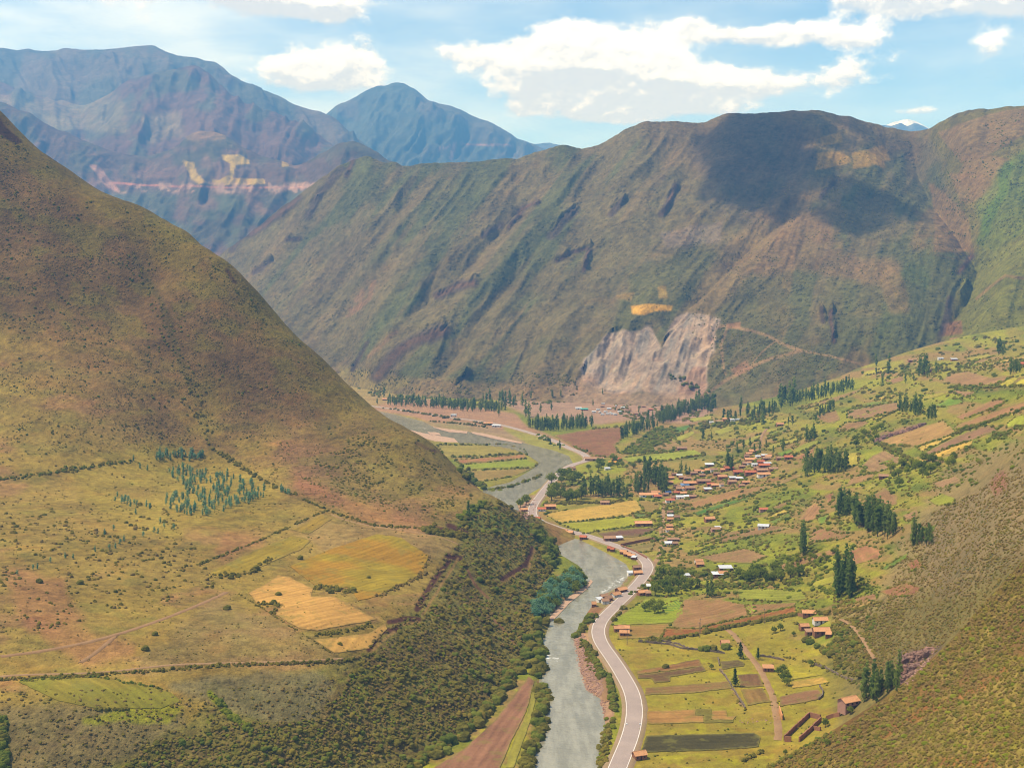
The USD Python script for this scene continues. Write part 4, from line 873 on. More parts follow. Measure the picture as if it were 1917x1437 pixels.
def field_mesh(poly, c, sheet, lift, k, **kw):
    v_, f_, rim = drape(poly, sheet, lift, seed=k % 40, skirt=.7, **kw)
    if len(f_) < 4: return
    cu, cv = np.mean(poly, axis=0); r_, g_, b_ = c
    tone_ = 'dark' if r_ < 122 and g_ < 112 else 'green' if g_ > r_ * 1.06 else 'yellow green' if g_ > r_ * .90 else 'yellow' if r_ > 176 else 'reddish brown' if g_ < r_ * .70 else 'brown'
    zone = 'on the bench of the left hill' if sheet is hill else 'on the flat floodplain inside the far river bend' if cu < 1012 and cv < 920 else 'on the near left bank of the river' if cu < 1012 else 'on the low plain beside the near road' if cv > 1100 and cu < 1570 else 'beside the far road and river' if cu < 1240 else 'on the upper right slope' if cv < 830 else 'on the middle of the right slope'
    m = obj('field', (v_, f_), M_FIELD, smooth=True, kind='structure', label=f'{tone_} farm plot {zone}', group=f'{tone_} plots {zone}')
    q = np.array(poly, float); e = np.roll(q, -1, 0) - q; i = np.argmax(np.hypot(e[:, 0], e[:, 1] * 2))
    w2, ok = sheet.hit(*np.stack([q[i], q[(i + 1) % len(q)]], 1)); d = (w2[1] - w2[0])[:2]; d = d / (np.linalg.norm(d) + 1e-9)
    row = np.stack([(v_[:, 0] * -d[1] + v_[:, 1] * d[0]) * .30, (v_[:, 0] * d[0] + v_[:, 1] * d[1]) * .03, np.full(len(v_), k * 3.0)], 1)
    mot = 1 + (fbm2(v_[:, 0], v_[:, 1], 30, 3, k) - .5) * .35
    t = np.array(col(*c)) * mot[:, None]
    t = np.where(rim[:, None], t * .4 + np.array(col(*((140, 132, 64) if sheet is valley else (140, 120, 66)))) * .6, t)
    primvar(m, 'tint', t)
    UsdGeom.PrimvarsAPI(m).CreatePrimvar('rowdir', Sdf.ValueTypeNames.Vector3fArray, 'vertex').Set(Vt.Vec3fArray.FromNumpy(row.astype(np.float32)))
    return m
for k, (c, poly) in enumerate(FIELDS): field_mesh(poly, c, valley, .30, k, wobble=1.8, step_u=7.0, step_v=3.0)
HFIELDS = [((198, 152, 80), [(466, 1110), (500, 1092), (521, 1077), (541, 1080), (586, 1102), (581, 1117), (626, 1116), (706, 1160), (591, 1180), (561, 1177), (516, 1150), (531, 1132), (481, 1130)]),
 ((196, 152, 78), [(586, 1197), (640, 1192), (691, 1185), (721, 1167), (724, 1177), (691, 1214), (626, 1222)]),
 ((156, 134, 40), [(543, 1060), (620, 1028), (706, 1000), (751, 1007), (801, 1040), (791, 1075), (740, 1098), (701, 1117), (671, 1125), (656, 1100), (596, 1100)]),
 ((152, 130, 44), [(391, 1072), (470, 1034), (546, 1002), (581, 1012), (566, 1027), (461, 1073), (401, 1080)]), ((160, 132, 50), [(546, 992), (601, 962), (621, 972), (576, 1000)]),
 ((146, 130, 50), [(35, 1276), (75, 1269), (175, 1268), (260, 1279), (320, 1297), (340, 1312), (300, 1326), (240, 1325), (185, 1326), (110, 1312)])]
for k, (c, poly) in enumerate(HFIELDS):
    m = field_mesh(poly, c, hill, .25, 200 + k, wobble=2.5, step_u=8.0, step_v=4.0)
    if k in (2, 5):
        w3 = np.array(m.GetPointsAttr().Get()); n_ = fbm2(w3[:, 0], w3[:, 1], 34, 3, 300 + k)
        a = smooth(.46, .6, n_)[:, None]; c2 = np.array(col(*((164, 124, 40) if k == 2 else (134, 128, 44)))); c3 = np.array(col(*c)) * (1 + (fbm2(w3[:, 0], w3[:, 1], 7, 3, 9) - .5) * .6)[:, None]
        primvar(m, 'tint', c3 * (1 - a) + c2 * a)

# ------------------------------------------------------------------ kinds: one of each, with its parts, referenced by every copy
KINDS = stage.CreateClassPrim('/World/Kinds')


def kind(name):
    UsdGeom.Xform.Define(stage, f'/World/Kinds/{name}'); return f'/World/Kinds/{name}'


def part(parent, name, mesh, mat, smooth=False): return str(obj(name, mesh, mat, parent, smooth).GetPath())


def copy(name, src, pos, rot, scale, label, category, group=None):
    x = UsdGeom.Xform.Define(stage, free(name))
    x.AddTranslateOp().Set(Gf.Vec3d(*map(float, pos))); x.AddRotateZOp().Set(float(rot))
    s = (scale,) * 3 if np.ndim(scale) == 0 else scale
    x.AddScaleOp().Set(Gf.Vec3f(*map(float, s)))
    p_ = x.GetPrim(); p_.GetReferences().AddInternalReference(src); p_.SetInstanceable(True)
    return tag(p_, label, category, group)


def leaf_material(name, dark, light, under=.35):
    g = Net()
    r = g.add('object_info', 'random'); p_ = g.add('geometry', 'random_per_island')
    c = g.mixc(g.m('add', g.m('multiply', r, .55), g.m('multiply', p_, .45)), dark, light)
    d = g.add('diffuse_bsdf', 'BSDF', color=c, roughness=.5); t = g.add('translucent_bsdf', 'BSDF', color=g.mixc(1.0, c, (1.15, 1.2, .7), 'multiply'))
    return g.done(f'/World/Looks/{name}', surface=g.add('mix_closure', 'closure', fac=under, closure1=d, closure2=t))


L_EUC = leaf_material('eucalyptus_leaf', col(118, 140, 72), col(190, 198, 104), .5)
L_BLUE = leaf_material('young_eucalyptus_leaf', col(124, 166, 142), col(176, 206, 172), .5)
L_BROAD = leaf_material('broad_leaf', col(130, 144, 58), col(192, 192, 84), .5)
L_BRIGHT = leaf_material('bright_leaf', col(156, 166, 52), col(206, 202, 76), .5)
L_DRY = leaf_material('dry_scrub_leaf', col(158, 134, 76), col(198, 170, 104))
L_OLIVE = leaf_material('olive_scrub_leaf', col(150, 136, 58), col(196, 176, 80))
L_DARK = leaf_material('dark_scrub_leaf', col(130, 126, 56), col(176, 164, 74))
L_PINE = leaf_material('conifer_leaf', col(88, 112, 54), col(134, 152, 70), .45)
M_BARK = tone('bark', col(120, 104, 84), col(92, 76, 60), .8)


def leaves(n, env, size, seed, flat=.5):
    """n leaf clumps (two crossed-over triangles each) inside an envelope: env(r) -> points, outward directions."""
    r = np.random.default_rng(seed)
    p_, o = env(r, n)
    d = o + r.normal(0, flat, (n, 3)); d /= np.linalg.norm(d, axis=1, keepdims=True)
    a = np.cross(d, r.normal(0, 1, (n, 3))); a /= np.linalg.norm(a, axis=1, keepdims=True); b = np.cross(d, a)
    s = size * r.uniform(.6, 1.35, (n, 1))
    q = np.stack([p_ - a * s - b * s * .5, p_ + a * s * .9 - b * s * .6, p_ + a * s * .5 + b * s * .8 + d * s * .3, p_ - a * s * .6 + b * s * .7 - d * s * .2], 1)
    f = np.arange(n)[:, None] * 4
    return q.reshape(-1, 3), np.vstack([f + [0, 1, 2], f + [0, 2, 3]])


def taper(points, radii, sides=6):
    import sys
    pts_ = np.array(points, float); out = []
    t = np.gradient(pts_, axis=0); ang = np.arange(sides) / sides * 2 * math.pi
    for q, tt, r_ in zip(pts_, t, radii):
        tt = tt / np.linalg.norm(tt); a = np.cross(tt, [0, 1, .1]); a /= np.linalg.norm(a); b = np.cross(tt, a)
        out.append(q + r_ * (np.cos(ang)[:, None] * a + np.sin(ang)[:, None] * b))
    v = np.vstack(out); k = len(pts_); i, j = np.meshgrid(np.arange(k - 1), np.arange(sides), indexing='ij')
    a, b = (i * sides + j).ravel(), (i * sides + (j + 1) % sides).ravel()
    return v, np.vstack([np.stack([a, b, b + sides], 1), np.stack([a, b + sides, a + sides], 1)])


def join(*ms):
    v, f, n = [], [], 0
    for a, b in ms: v.append(np.asarray(a)); f.append(np.asarray(b) + n); n += len(a)
    return np.vstack(v), np.vstack(f)


def lobes(centres, radii, squash=1.0):
    c, rr = np.array(centres, float), np.array(radii, float)
    def env(r, n):
        k = r.choice(len(c), n, p=rr ** 2 / (rr ** 2).sum()); d = r.normal(0, 1, (n, 3)); d[:, 2] = np.abs(d[:, 2]) * .9 - .25; d /= np.linalg.norm(d, axis=1, keepdims=True)
        q = c[k] + d * rr[k, None] * (r.random((n, 1)) ** .35) * [1, 1, squash]; return q, d
    return env


def tree_kind(name, height_env, trunk, limbs, n, size, mat, seed):
    k = kind(name)
    part(k, 'trunk', join(taper(*trunk), *[taper(*l) for l in limbs]), M_BARK, 40)
    part(k, 'crown', leaves(n, height_env, size, seed), mat)
    return k


def columns(seed, width, top, low, lumps, spread=1.0):
    r = np.random.default_rng(seed); cs, rs = [], []
    for t in np.linspace(low, top, lumps):
        e = math.sin(math.pi * min(1, max(.04, ((t - low) / (top - low)) ** .8 * .92 + .06))) ** .6
        a = r.uniform(0, 6.3); o = r.uniform(.1, .5) * width * e * spread
        cs.append((o * math.cos(a), o * math.sin(a), t)); rs.append(width * e * r.uniform(.55, .95) + .012)
    return lobes(cs, rs, 1.25)


def limbset(seed, z0, z1, n, reach):
    r = np.random.default_rng(seed); out = []
    for _ in range(n):
        z = r.uniform(z0, z1); a = r.uniform(0, 6.3); e = reach * r.uniform(.6, 1)
        out.append(([(0, 0, z), (e * .5 * math.cos(a), e * .5 * math.sin(a), z + e * .5), (e * math.cos(a), e * math.sin(a), z + e * 1.1)], (.010, .007, .003), 5))
    return out


# all trees are one metre tall here
EUC = [tree_kind(('slim_eucalyptus', 'full_eucalyptus', 'narrow_eucalyptus')[i], columns(20 + i, (.14, .17, .12)[i], .99, (.10, .06, .16)[i], 9), ([(0, 0, -.03), (.004, 0, .3), (-.004, .006, .7), (0, 0, .97)], (.016, .012, .008, .003)), limbset(40 + i, .3, .7, 6, .10), 150, .045, L_EUC, 60 + i) for i in range(3)]
POP = [tree_kind('poplar', columns(31, .11, .99, .05, 14, .5), ([(0, 0, -.03), (0, .004, .4), (0, 0, .97)], (.014, .010, .003)), limbset(45, .1, .7, 7, .09), 210, .034, L_EUC, 71)]
YOUNG = [tree_kind(('slim_young_eucalyptus', 'full_young_eucalyptus')[i], columns(33 + i, (.22, .27)[i], .98, .06, 7), ([(0, 0, -.05), (.004, 0, .5), (0, 0, .95)], (.02, .014, .004)), limbset(48 + i, .2, .6, 4, .14), 80, .07, L_BLUE, 73 + i) for i in range(2)]
def conifer(r, n):
    t = r.random(n) ** .8; tier = np.floor(t * 8) / 8; z = .16 + tier * .82 + r.uniform(-.03, .03, n); a = r.uniform(0, 6.3, n)
    lopside = .75 + .35 * np.sin(a * 2 + tier * 9); rad = (1 - tier) * .25 * lopside * r.random(n) ** .5 + .012
    q = np.stack([rad * np.cos(a), rad * np.sin(a), z - rad * .12], 1); return q, np.stack([np.cos(a) * .5, np.sin(a) * .5, np.full(n, .8)], 1)
PINE = [tree_kind('conifer', conifer, ([(0, 0, -.03), (.006, 0, .4), (0, 0, .98)], (.026, .018, .004)), limbset(52, .15, .8, 12, .16), 420, .040, L_PINE, 76)]
ROUND = [tree_kind(('dark_broad_tree', 'bright_broad_tree', 'blue_green_broad_tree')[i], lobes([(0, 0, .62), (.2, .1, .5), (-.22, .05, .52), (.02, -.22, .45), (.05, .2, .42), (0, 0, .35)], (.30, .24, .22, .2, .22, .3)), ([(0, 0, -.05), (.01, 0, .25), (0, 0, .6)], (.035, .028, .012)), limbset(54 + i, .2, .45, 6, .25), 170, .072, (L_BROAD, L_BRIGHT, L_BLUE)[i], 80 + i) for i in range(3)]
def bush_env(seed):
    r = np.random.default_rng(seed); c = [(0, 0, .4)] + [(.42 * math.cos(a), .42 * math.sin(a), r.uniform(.18, .34)) for a in np.arange(5) * 1.26 + r.uniform(0, 1)]
    return lobes(c, [.5] + list(r.uniform(.28, .42, 5)), .9)
BUSHMAT = dict(dark=L_DARK, olive=L_OLIVE, dry=L_DRY, broad=L_BROAD, bright=L_BRIGHT, blue=L_BLUE)
BUSH = {}
def bush_mesh(i):
    """A lumpy dome with leaf clumps breaking its outline."""
    m = trimesh.creation.icosphere(2, 1.0); v = np.array(m.vertices)
    n = meshkit.fbm(v * 1.5 + 7 * i, 3, 140 + i)[:, None]
    v = v * (.42 + .75 * n) * [1.0, .95, .85] + [0, 0, .30]
    return join((v, m.faces), leaves(64, bush_env(90 + i), .15, 95 + i, .8))
for i, (nm, mt) in enumerate(BUSHMAT.items()):
    k = kind(f'{nm}_bush'); part(k, 'stem', taper([(0, 0, -.25), (.02, 0, .1), (0, .02, .4)], (.07, .05, .02), 5), M_BARK, 40); part(k, 'foliage', bush_mesh(i), mt); BUSH[nm] = k

SHEETS = dict(hill=hill, valley=valley, spur=spur, ridge=ridge)
def ground(u, v, only=None):
    """Nearest terrain met by each photograph direction."""
    u, v = np.atleast_1d(np.asarray(u, float)), np.atleast_1d(np.asarray(v, float))
    best = np.full(len(u), 1e9); out = np.zeros((len(u), 3))
    for n, s in SHEETS.items():
        if only and n != only: continue
        w, ok = s.hit(u, v); m = ok & (w[:, 1] < best); out[m] = w[m]; best[m] = w[m, 1]
    return out, best < 1e8


def spots(poly, n, seed, gap=0.0):
    g = Polygon(poly).buffer(0) if len(poly) > 2 else LineString(poly).buffer(3); r = np.random.default_rng(seed); b = g.bounds; out = []
    tries = 0
    while len(out) < n and tries < n * 60:
        tries += 1; q = (r.uniform(b[0], b[2]), r.uniform(b[1], b[3]))
        if not g.contains(shapely.Point(q)): continue
        if gap and any((q[0] - o[0]) ** 2 + ((q[1] - o[1]) * 1.6) ** 2 < gap * gap for o in out): continue
        out.append(q)
    return np.array(out)


PLANTED = []       # (name, kinds, u, v, height in pixels, label, category, group)
def stand(name, kinds, poly, n, hpx, label, group, seed, gap=3.0, category='tree'):
    for (u, v) in spots(poly, n, seed, gap):
        PLANTED.append((name, kinds, u, v, hpx * np.random.default_rng(int(u * 77 + v * 13)).uniform(.58, 1.14), label, category, group))
def single(name, kinds, u, v, hpx, label, group=None, category='tree'): PLANTED.append((name, kinds, u, v, hpx, label, category, group))


E = 'eucalyptus'
stand(E, EUC, [(988, 806), (1030, 808), (1085, 804), (1112, 800), (1110, 792), (1040, 796), (988, 797)], 78, 24, 'tall eucalyptus in the dark grove above the big red brown field', 'eucalyptus grove by the red brown field', 1, 1.8)
stand(E, EUC, [(1158, 826), (1186, 816), (1230, 802), (1275, 782), (1312, 768), (1300, 762), (1260, 774), (1216, 790), (1172, 808)], 100, 24, 'eucalyptus in the long diagonal row beside the red brown field', 'eucalyptus row climbing diagonally from the brown field', 2, 2.1)
stand(E, EUC, [(1286, 772), (1338, 774), (1345, 764), (1300, 758)], 18, 32, 'eucalyptus below the landslide where the diagonal row ends', 'eucalyptus below the landslide', 3, 3)
stand(E, EUC, [(1480, 757), (1520, 750), (1560, 742), (1596, 730), (1594, 724), (1540, 736), (1482, 750)], 50, 24, 'eucalyptus in the straight plantation strip at the edge of the upper fields', 'eucalyptus strip at the top of the fields', 4, 2.6)
stand(E, EUC, [(1456, 762), (1490, 760), (1488, 750), (1462, 752)], 10, 42, 'big dark eucalyptus at the left end of the plantation strip', 'big eucalyptus left of the strip', 5, 4)
stand(E, EUC, [(1204, 902), (1248, 928), (1246, 908), (1208, 880)], 30, 42, 'tall eucalyptus in the dense block left of the village', 'eucalyptus block left of the village', 6, 3)
stand(E, EUC, [(1088, 934), (1130, 930), (1178, 936), (1170, 928), (1120, 922), (1092, 924)], 24, 38, 'slim eucalyptus in the row behind the yellow field', 'eucalyptus row behind the yellow field', 7, 3.4)
stand(E, EUC, [(1186, 926), (1218, 928), (1214, 916), (1190, 914)], 10, 36, 'slim eucalyptus between the yellow field and the village', 'eucalyptus at the village edge', 8, 3.4)
stand(E, EUC, [(1505, 898), (1530, 884), (1570, 886), (1594, 882), (1570, 870), (1530, 868), (1508, 876)], 44, 36, 'eucalyptus in the broad stand right of the village', 'eucalyptus stand right of the village', 9, 3)
stand(E, EUC, [(1566, 968), (1594, 966), (1590, 950), (1570, 952)], 14, 42, 'eucalyptus in the small dark clump on the middle slope', 'small eucalyptus clump on the middle slope', 10, 3.4)
stand(E, EUC, [(1596, 984), (1640, 1006), (1672, 1012), (1680, 998), (1640, 974), (1600, 970)], 44, 52, 'tall eucalyptus in the largest grove on the middle slope', 'largest eucalyptus grove on the middle slope', 11, 3)
stand(E, EUC, [(1706, 1022), (1748, 1022), (1746, 1012), (1712, 1012)], 13, 38, 'eucalyptus in the grove at the foot of the shrubby slope', 'eucalyptus at the foot of the shrubby slope', 12, 3)
single('poplar', POP, 1711, 1020, 64, 'single tall poplar at the left of the grove by the shrubby slope')
stand('poplar', POP, [(1566, 1120), (1598, 1120), (1596, 1104), (1568, 1100)], 9, 92, 'very tall dark poplar in the clump standing alone in the fields', 'tall poplar clump in the fields', 13, 5)
stand('poplar', POP, [(1494, 1042), (1508, 1042), (1506, 1026), (1494, 1026)], 4, 56, 'slim pale poplar among bushes on the middle slope', 'slim poplars on the middle slope', 14, 4)
stand(E, EUC, [(1616, 1316), (1640, 1318), (1690, 1290), (1682, 1276), (1640, 1290), (1620, 1300)], 17, 62, 'dark eucalyptus tucked behind the near bushy spur', 'eucalyptus behind the near spur', 15, 6)
stand(E, EUC, [(1680, 770), (1724, 780), (1722, 772), (1688, 764)], 13, 34, 'eucalyptus above the small red cliff in the upper fields', 'eucalyptus above the small cliff', 16, 4)
stand(E, EUC, [(1736, 788), (1752, 788), (1750, 780), (1738, 780)], 6, 28, 'eucalyptus at the right end of the small cliff', 'eucalyptus right of the small cliff', 17, 3)
stand(E, EUC, [(1718, 706), (1738, 708), (1734, 698), (1720, 698)], 7, 36, 'tall eucalyptus beside the huts of the upper fields', 'eucalyptus beside the upper huts', 18, 3)
stand(E, EUC, [(1862, 666), (1884, 667), (1880, 660), (1864, 660)], 6, 30, 'round topped eucalyptus near the upper track', 'eucalyptus near the upper track', 19, 3)
stand(E, EUC, [(1890, 702), (1917, 704), (1917, 694), (1896, 690)], 8, 30, 'eucalyptus by the red roofed hut at the right edge', 'eucalyptus by the red hut', 20, 3)
stand(E, EUC, [(1505, 832), (1530, 824), (1526, 816), (1508, 822)], 9, 30, 'eucalyptus in the narrow clump among upper green fields', 'narrow eucalyptus clump in the green fields', 21, 3)
stand(E, EUC, [(1518, 786), (1528, 788), (1570, 764), (1562, 758)], 14, 20, 'small eucalyptus in a line along a field edge', 'small eucalyptus along a field edge', 22, 3)
stand(E, EUC, [(1360, 880), (1376, 882), (1374, 872), (1362, 872)], 5, 36, 'dark eucalyptus standing behind the village roofs', 'eucalyptus behind the village', 23, 4)
for i, (u, v, h) in enumerate([(1316, 826, 26), (1332, 824, 17), (1422, 843, 24), (1434, 836, 17), (1466, 844, 27), (1448, 850, 18), (1493, 830, 14), (1404, 838, 22), (1392, 842, 22), (1380, 848, 20), (1412, 848, 20), (1428, 794, 26), (1476, 796, 18), (1484, 796, 20), (1387, 770, 30), (1400, 776, 26), (1425, 770, 26), (1446, 770, 24), (1664, 700, 40), (1652, 720, 20), (1695, 718, 22), (1640, 704, 18), (1710, 712, 16), (1260, 890, 14), (1275, 886, 24), (1284, 888, 22), (1291, 886, 14), (1640, 686, 24), (1752, 700, 26)]):
    single(E, EUC, u, v, h, 'single slim eucalyptus standing apart in the fields above the village', 'single eucalyptus in the fields above the village')
stand(E, EUC, [(1300, 800), (1420, 770), (1470, 765), (1470, 775), (1400, 790), (1300, 792)], 26, 22, 'dark eucalyptus around the farm below the landslide', 'eucalyptus around the farm below the landslide', 24, 4)
stand(E, EUC, [(725, 762), (800, 764), (870, 770), (930, 774), (930, 766), (860, 758), (780, 752), (728, 750)], 130, 19, 'far eucalyptus in the dark belt along the foot of the ridge', 'eucalyptus belt at the foot of the ridge', 25, 1.7)
stand(E, EUC, [(880, 768), (930, 772), (990, 760), (1000, 746), (940, 744), (890, 752)], 26, 24, 'far eucalyptus left of the quarry ground', 'eucalyptus left of the quarry ground', 26, 3)
single(E, EUC, 719, 744, 22, 'lone far eucalyptus at the left end of the dark belt'); single(E, EUC, 934, 780, 26, 'lone slim far eucalyptus by the pale track near the quarry')
for i, (u, v, h) in enumerate([(984, 780, 34), (990, 781, 30), (1012, 772, 18), (1032, 768, 20), (1050, 742, 14), (1034, 744, 16), (1128, 738, 12), (1110, 760, 14), (1196, 774, 16), (1030, 834, 16), (1048, 842, 20), (1026, 826, 12), (706, 756, 12)]):
    single(E, EUC, u, v, h, 'far dark eucalyptus scattered near the road and the quarry', 'far eucalyptus scattered near the quarry')
single(E, EUC, 877, 968, 36, 'lone dark eucalyptus on the left hill where the slope meets the bushes')
# round trees
stand('broad_tree', ROUND[:1], [(1050, 906), (1086, 906), (1084, 894), (1050, 894)], 10, 24, 'dark round tree in the clump beside the far road bend', 'round trees beside the far road bend', 31, 5)
stand('broad_tree', ROUND[:1], [(1030, 938), (1090, 938), (1086, 926), (1030, 924)], 14, 26, 'dark round tree in the belt left of the slim eucalyptus row', 'round trees left of the eucalyptus row', 32, 6)
single('broad_tree', ROUND[:1], 1033, 905, 26, 'dark round tree between the river and the road bend'); single('broad_tree', ROUND[:1], 985, 945, 26, 'dark tree on the rocky bank beside the road')
single('broad_tree', ROUND[:1], 974, 950, 22, 'dark lower tree on the rocky bank beside the river')
stand('broad_tree', ROUND[:1], [(1100, 880), (1145, 880), (1200, 876), (1204, 868), (1150, 860), (1106, 868)], 16, 16, 'green bushy tree in the orchard by the road junction', 'orchard trees by the road junction', 33, 7)
single('broad_tree', ROUND[:1], 1237, 1086, 36, 'big round dark green tree right of the sharp road bend')
for u, v in ((1216, 1140), (1226, 1148), (1236, 1138), (1222, 1136), (1232, 1146), (1208, 1144)): single('broad_tree', ROUND[:1], u, v, 22, 'dense dark bushy tree in the clump on the bright green field', 'bushy trees on the bright green field')
stand('broad_tree', ROUND[:1], [(1226, 1120), (1300, 1110), (1310, 1096), (1260, 1080), (1228, 1096)], 16, 28, 'leafy tree in the thicket right of the road bend', 'thicket right of the road bend', 34, 10)
stand('broad_tree', ROUND[:1], [(1380, 1090), (1440, 1090), (1500, 1084), (1500, 1074), (1440, 1072), (1384, 1078)], 18, 26, 'leafy tree in the hedge belt between brown fields', 'hedge belt between brown fields', 35, 9)
single('poplar', POP, 1332, 1118, 46, 'dark slim tree above the brown field right of the road'); single('poplar', POP, 1324, 1116, 40, 'slightly shorter dark tree beside the slim tree above the brown field')
stand('broad_tree', ROUND[:2], [(1660, 880), (1790, 850), (1800, 870), (1740, 895), (1670, 900)], 22, 24, 'dark bushy tree in the green gully of the right slope', 'trees in the green gully', 36, 8)
stand('broad_tree', ROUND[:2], [(1596, 820), (1660, 800), (1640, 830), (1600, 838)], 14, 18, 'dark tree in the gully above the village stand', 'trees in the gully above the village stand', 37, 7)
stand('broad_tree', ROUND[:2], [(1460, 1052), (1560, 1035), (1566, 1045), (1500, 1062)], 14, 16, 'bushy tree along the brown terraces', 'bushy trees along the brown terraces', 38, 8)
single('broad_tree', ROUND[:1], 1683, 912, 26, 'round dark tree below the lone hut on the right slope')
single('conifer', PINE, 1376, 1284, 40, 'dark lopsided conifer standing alone in the low fields'); single('conifer', PINE, 1386, 1232, 36, 'slim leaning conifer beside the dirt track, upper left of the pair'); single('conifer', PINE, 1419, 1234, 27, 'small dense conifer just right of the dirt track')
for u, v, h in ((1458, 1262, 18), (1466, 1258, 20), (1472, 1266, 18), (1466, 1274, 20), (1473, 1282, 20), (1477, 1272, 16)): single('broad_tree', ROUND[:1], u, v, h, 'dark round tree in the clump left of the yellow stubble field', 'tree clump left of the yellow stubble field')
for u, v, h, l in ((1332, 1252, 14, 'dark bushy tree at the corner of the brown plots'), (1449, 1184, 16, 'round tree right of the bare field above the dirt track'), (1461, 1180, 18, 'bushier round tree nearest the farmhouses'), (1518, 1246, 16, 'small dark tree at the wall corner below the farmhouses'), (1486, 1190, 12, 'small bush tree just below the adobe farmhouse'), (1548, 1396, 20, 'dark tree hiding the lower corner of the walled paddock'), (1592, 1336, 20, 'dark tree in front of the tall tile roofed house'), (1545, 1360, 22, 'small conical dark tree between the paddock and the tall house'), (1470, 1412, 14, 'little dark tree at the foot of the spur below the paddock')): single('broad_tree', ROUND[:1], u, v, h, l)
for i, (u, v, h) in enumerate([(1612, 1266, 12), (1600, 1208, 11), (1530, 1212, 10), (1516, 1204, 10), (1508, 1200, 10), (1556, 1228, 11), (1540, 1218, 10), (1546, 1222, 9), (1358, 1214, 12), (1322, 1217, 11), (1334, 1216, 11), (1312, 1217, 9), (1246, 1250, 9)]):
    single('bush', [BUSH['dark'], BUSH['broad']], u, v, h, 'dark round bush on the low fields and slope below the farmhouses', 'bushes around the low fields', 'bush')
# river-side clump below the left hill
stand('broad_tree', [ROUND[2], ROUND[2], ROUND[0]], [(1004, 1128), (1040, 1086), (1076, 1072), (1101, 1090), (1098, 1098), (1060, 1124), (1032, 1150), (1008, 1166), (992, 1150)], 74, 24, 'blue green tree in the dense clump on the inner river bend', 'blue green clump on the inner river bend', 41, 5.5)
stand('broad_tree', ROUND[:1], [(1006, 1000), (1020, 1000), (1036, 1034), (1042, 1062), (1028, 1060), (1016, 1020)], 20, 22, 'dark tree on the steep bank above the narrow river reach', 'trees on the steep left bank', 42, 5)
# young plantation on the bench
Y = 'young_eucalyptus'
stand(Y, YOUNG, [(291, 862), (300, 848), (380, 850), (380, 863)], 34, 15, 'blue green young eucalyptus in the upper thick row of the plantation', 'upper row of the young plantation', 51, 3)
stand(Y, YOUNG, [(300, 885), (360, 876), (440, 895), (505, 920), (500, 932), (440, 950), (400, 968), (330, 962), (300, 940), (350, 920), (330, 900)], 185, 16, 'blue green young eucalyptus in the main scattered plantation on the bench', 'main young plantation on the bench', 52, 3.6)
stand(Y, YOUNG, [(203, 926), (225, 930), (290, 950), (280, 958), (215, 940)], 15, 14, 'blue green young eucalyptus left of the main plantation', 'young eucalyptus left of the plantation', 53, 5)
stand(Y, YOUNG, [(524, 916), (545, 922), (542, 926), (526, 922)], 6, 14, 'blue green young eucalyptus in the small group right of the plantation', 'small group right of the plantation', 54, 3)
for u, v in ((32, 1076), (62, 1066), (70, 1064), (95, 1052), (122, 1044), (137, 1046), (205, 1028), (216, 1026), (225, 1018), (232, 1012), (178, 1032), (196, 1000), (212, 992), (288, 996), (296, 998), (308, 988), (326, 990), (268, 1004), (300, 978), (254, 962), (262, 876), (250, 862), (276, 880)):
    single(Y, YOUNG, u, v, 12, 'scattered blue green young eucalyptus on the grass below the plantation', 'scattered young eucalyptus on the bench')
for u, v, h in ((480, 1066, 10), (433, 1082, 9), (562, 1046, 8), (521, 1114, 8), (512, 1130, 9), (660, 1108, 11), (632, 1106, 8), (620, 1110, 8), (636, 1206, 6), (690, 1082, 6), (272, 1216, 10), (425, 1140, 9), (290, 1188, 8), (150, 1092, 8), (74, 1090, 9)):
    single('bush', [BUSH['dark']], u, v, h, 'dark bush standing alone on the grassy bench of the left hill', 'single bushes on the bench', 'bush')

U_, V_ = np.array([q[2] for q in PLANTED]), np.array([q[3] for q in PLANTED])
WPOS, OKP = ground(U_, V_)
seen = {}; left_over = []
order = sorted(range(len(PLANTED)), key=lambda i: -PLANTED[i][4])
for i in order:
    name, kinds, u, v, h, label, cat_, grp = PLANTED[i]
    if not OKP[i]: continue
    seen[name] = seen.get(name, 0) + 1
    r = np.random.default_rng(i); hm = h * WPOS[i, 1] / FPX / 1.04; rot = r.uniform(0, 360)
    if name == 'bush': hm *= 1.0
    if seen[name] > 300: left_over.append((kinds[r.integers(len(kinds))], WPOS[i], rot, hm)); continue
    w_ = r.uniform(.9, 1.15)
    copy(name, kinds[r.integers(len(kinds))], WPOS[i] - [0, 0, .1], rot, (hm * w_, hm * w_, hm), label, cat_, grp)


def scatter(name, items, label=None, protos=None):
    """One point instancer: items = (kind path, position, rotation, size)."""
    paths_ = sorted({q[0] for q in items})
    pi = UsdGeom.PointInstancer.Define(stage, free(name)); root = str(pi.GetPath())
    for k in paths_:
        x = UsdGeom.Xform.Define(stage, f'{root}/{k.split("/")[-1]}'); x.GetPrim().GetReferences().AddInternalReference(k)
        pi.GetPrototypesRel().AddTarget(x.GetPath())
    idx = {k: i for i, k in enumerate(paths_)}
    pi.CreateProtoIndicesAttr(Vt.IntArray([idx[q[0]] for q in items]))
    pi.CreatePositionsAttr(Vt.Vec3fArray.FromNumpy(np.array([q[1] for q in items], np.float32)))
    pi.CreateScalesAttr(Vt.Vec3fArray.FromNumpy(np.array([np.broadcast_to(q[3], 3) for q in items], np.float32)))
    a = np.radians([q[2] for q in items]) / 2
    pi.CreateOrientationsAttr(Vt.QuathArray([Gf.Quath(float(math.cos(b)), 0, 0, float(math.sin(b))) for b in a]))
    tag(pi.GetPrim(), label, kind='stuff'); return pi
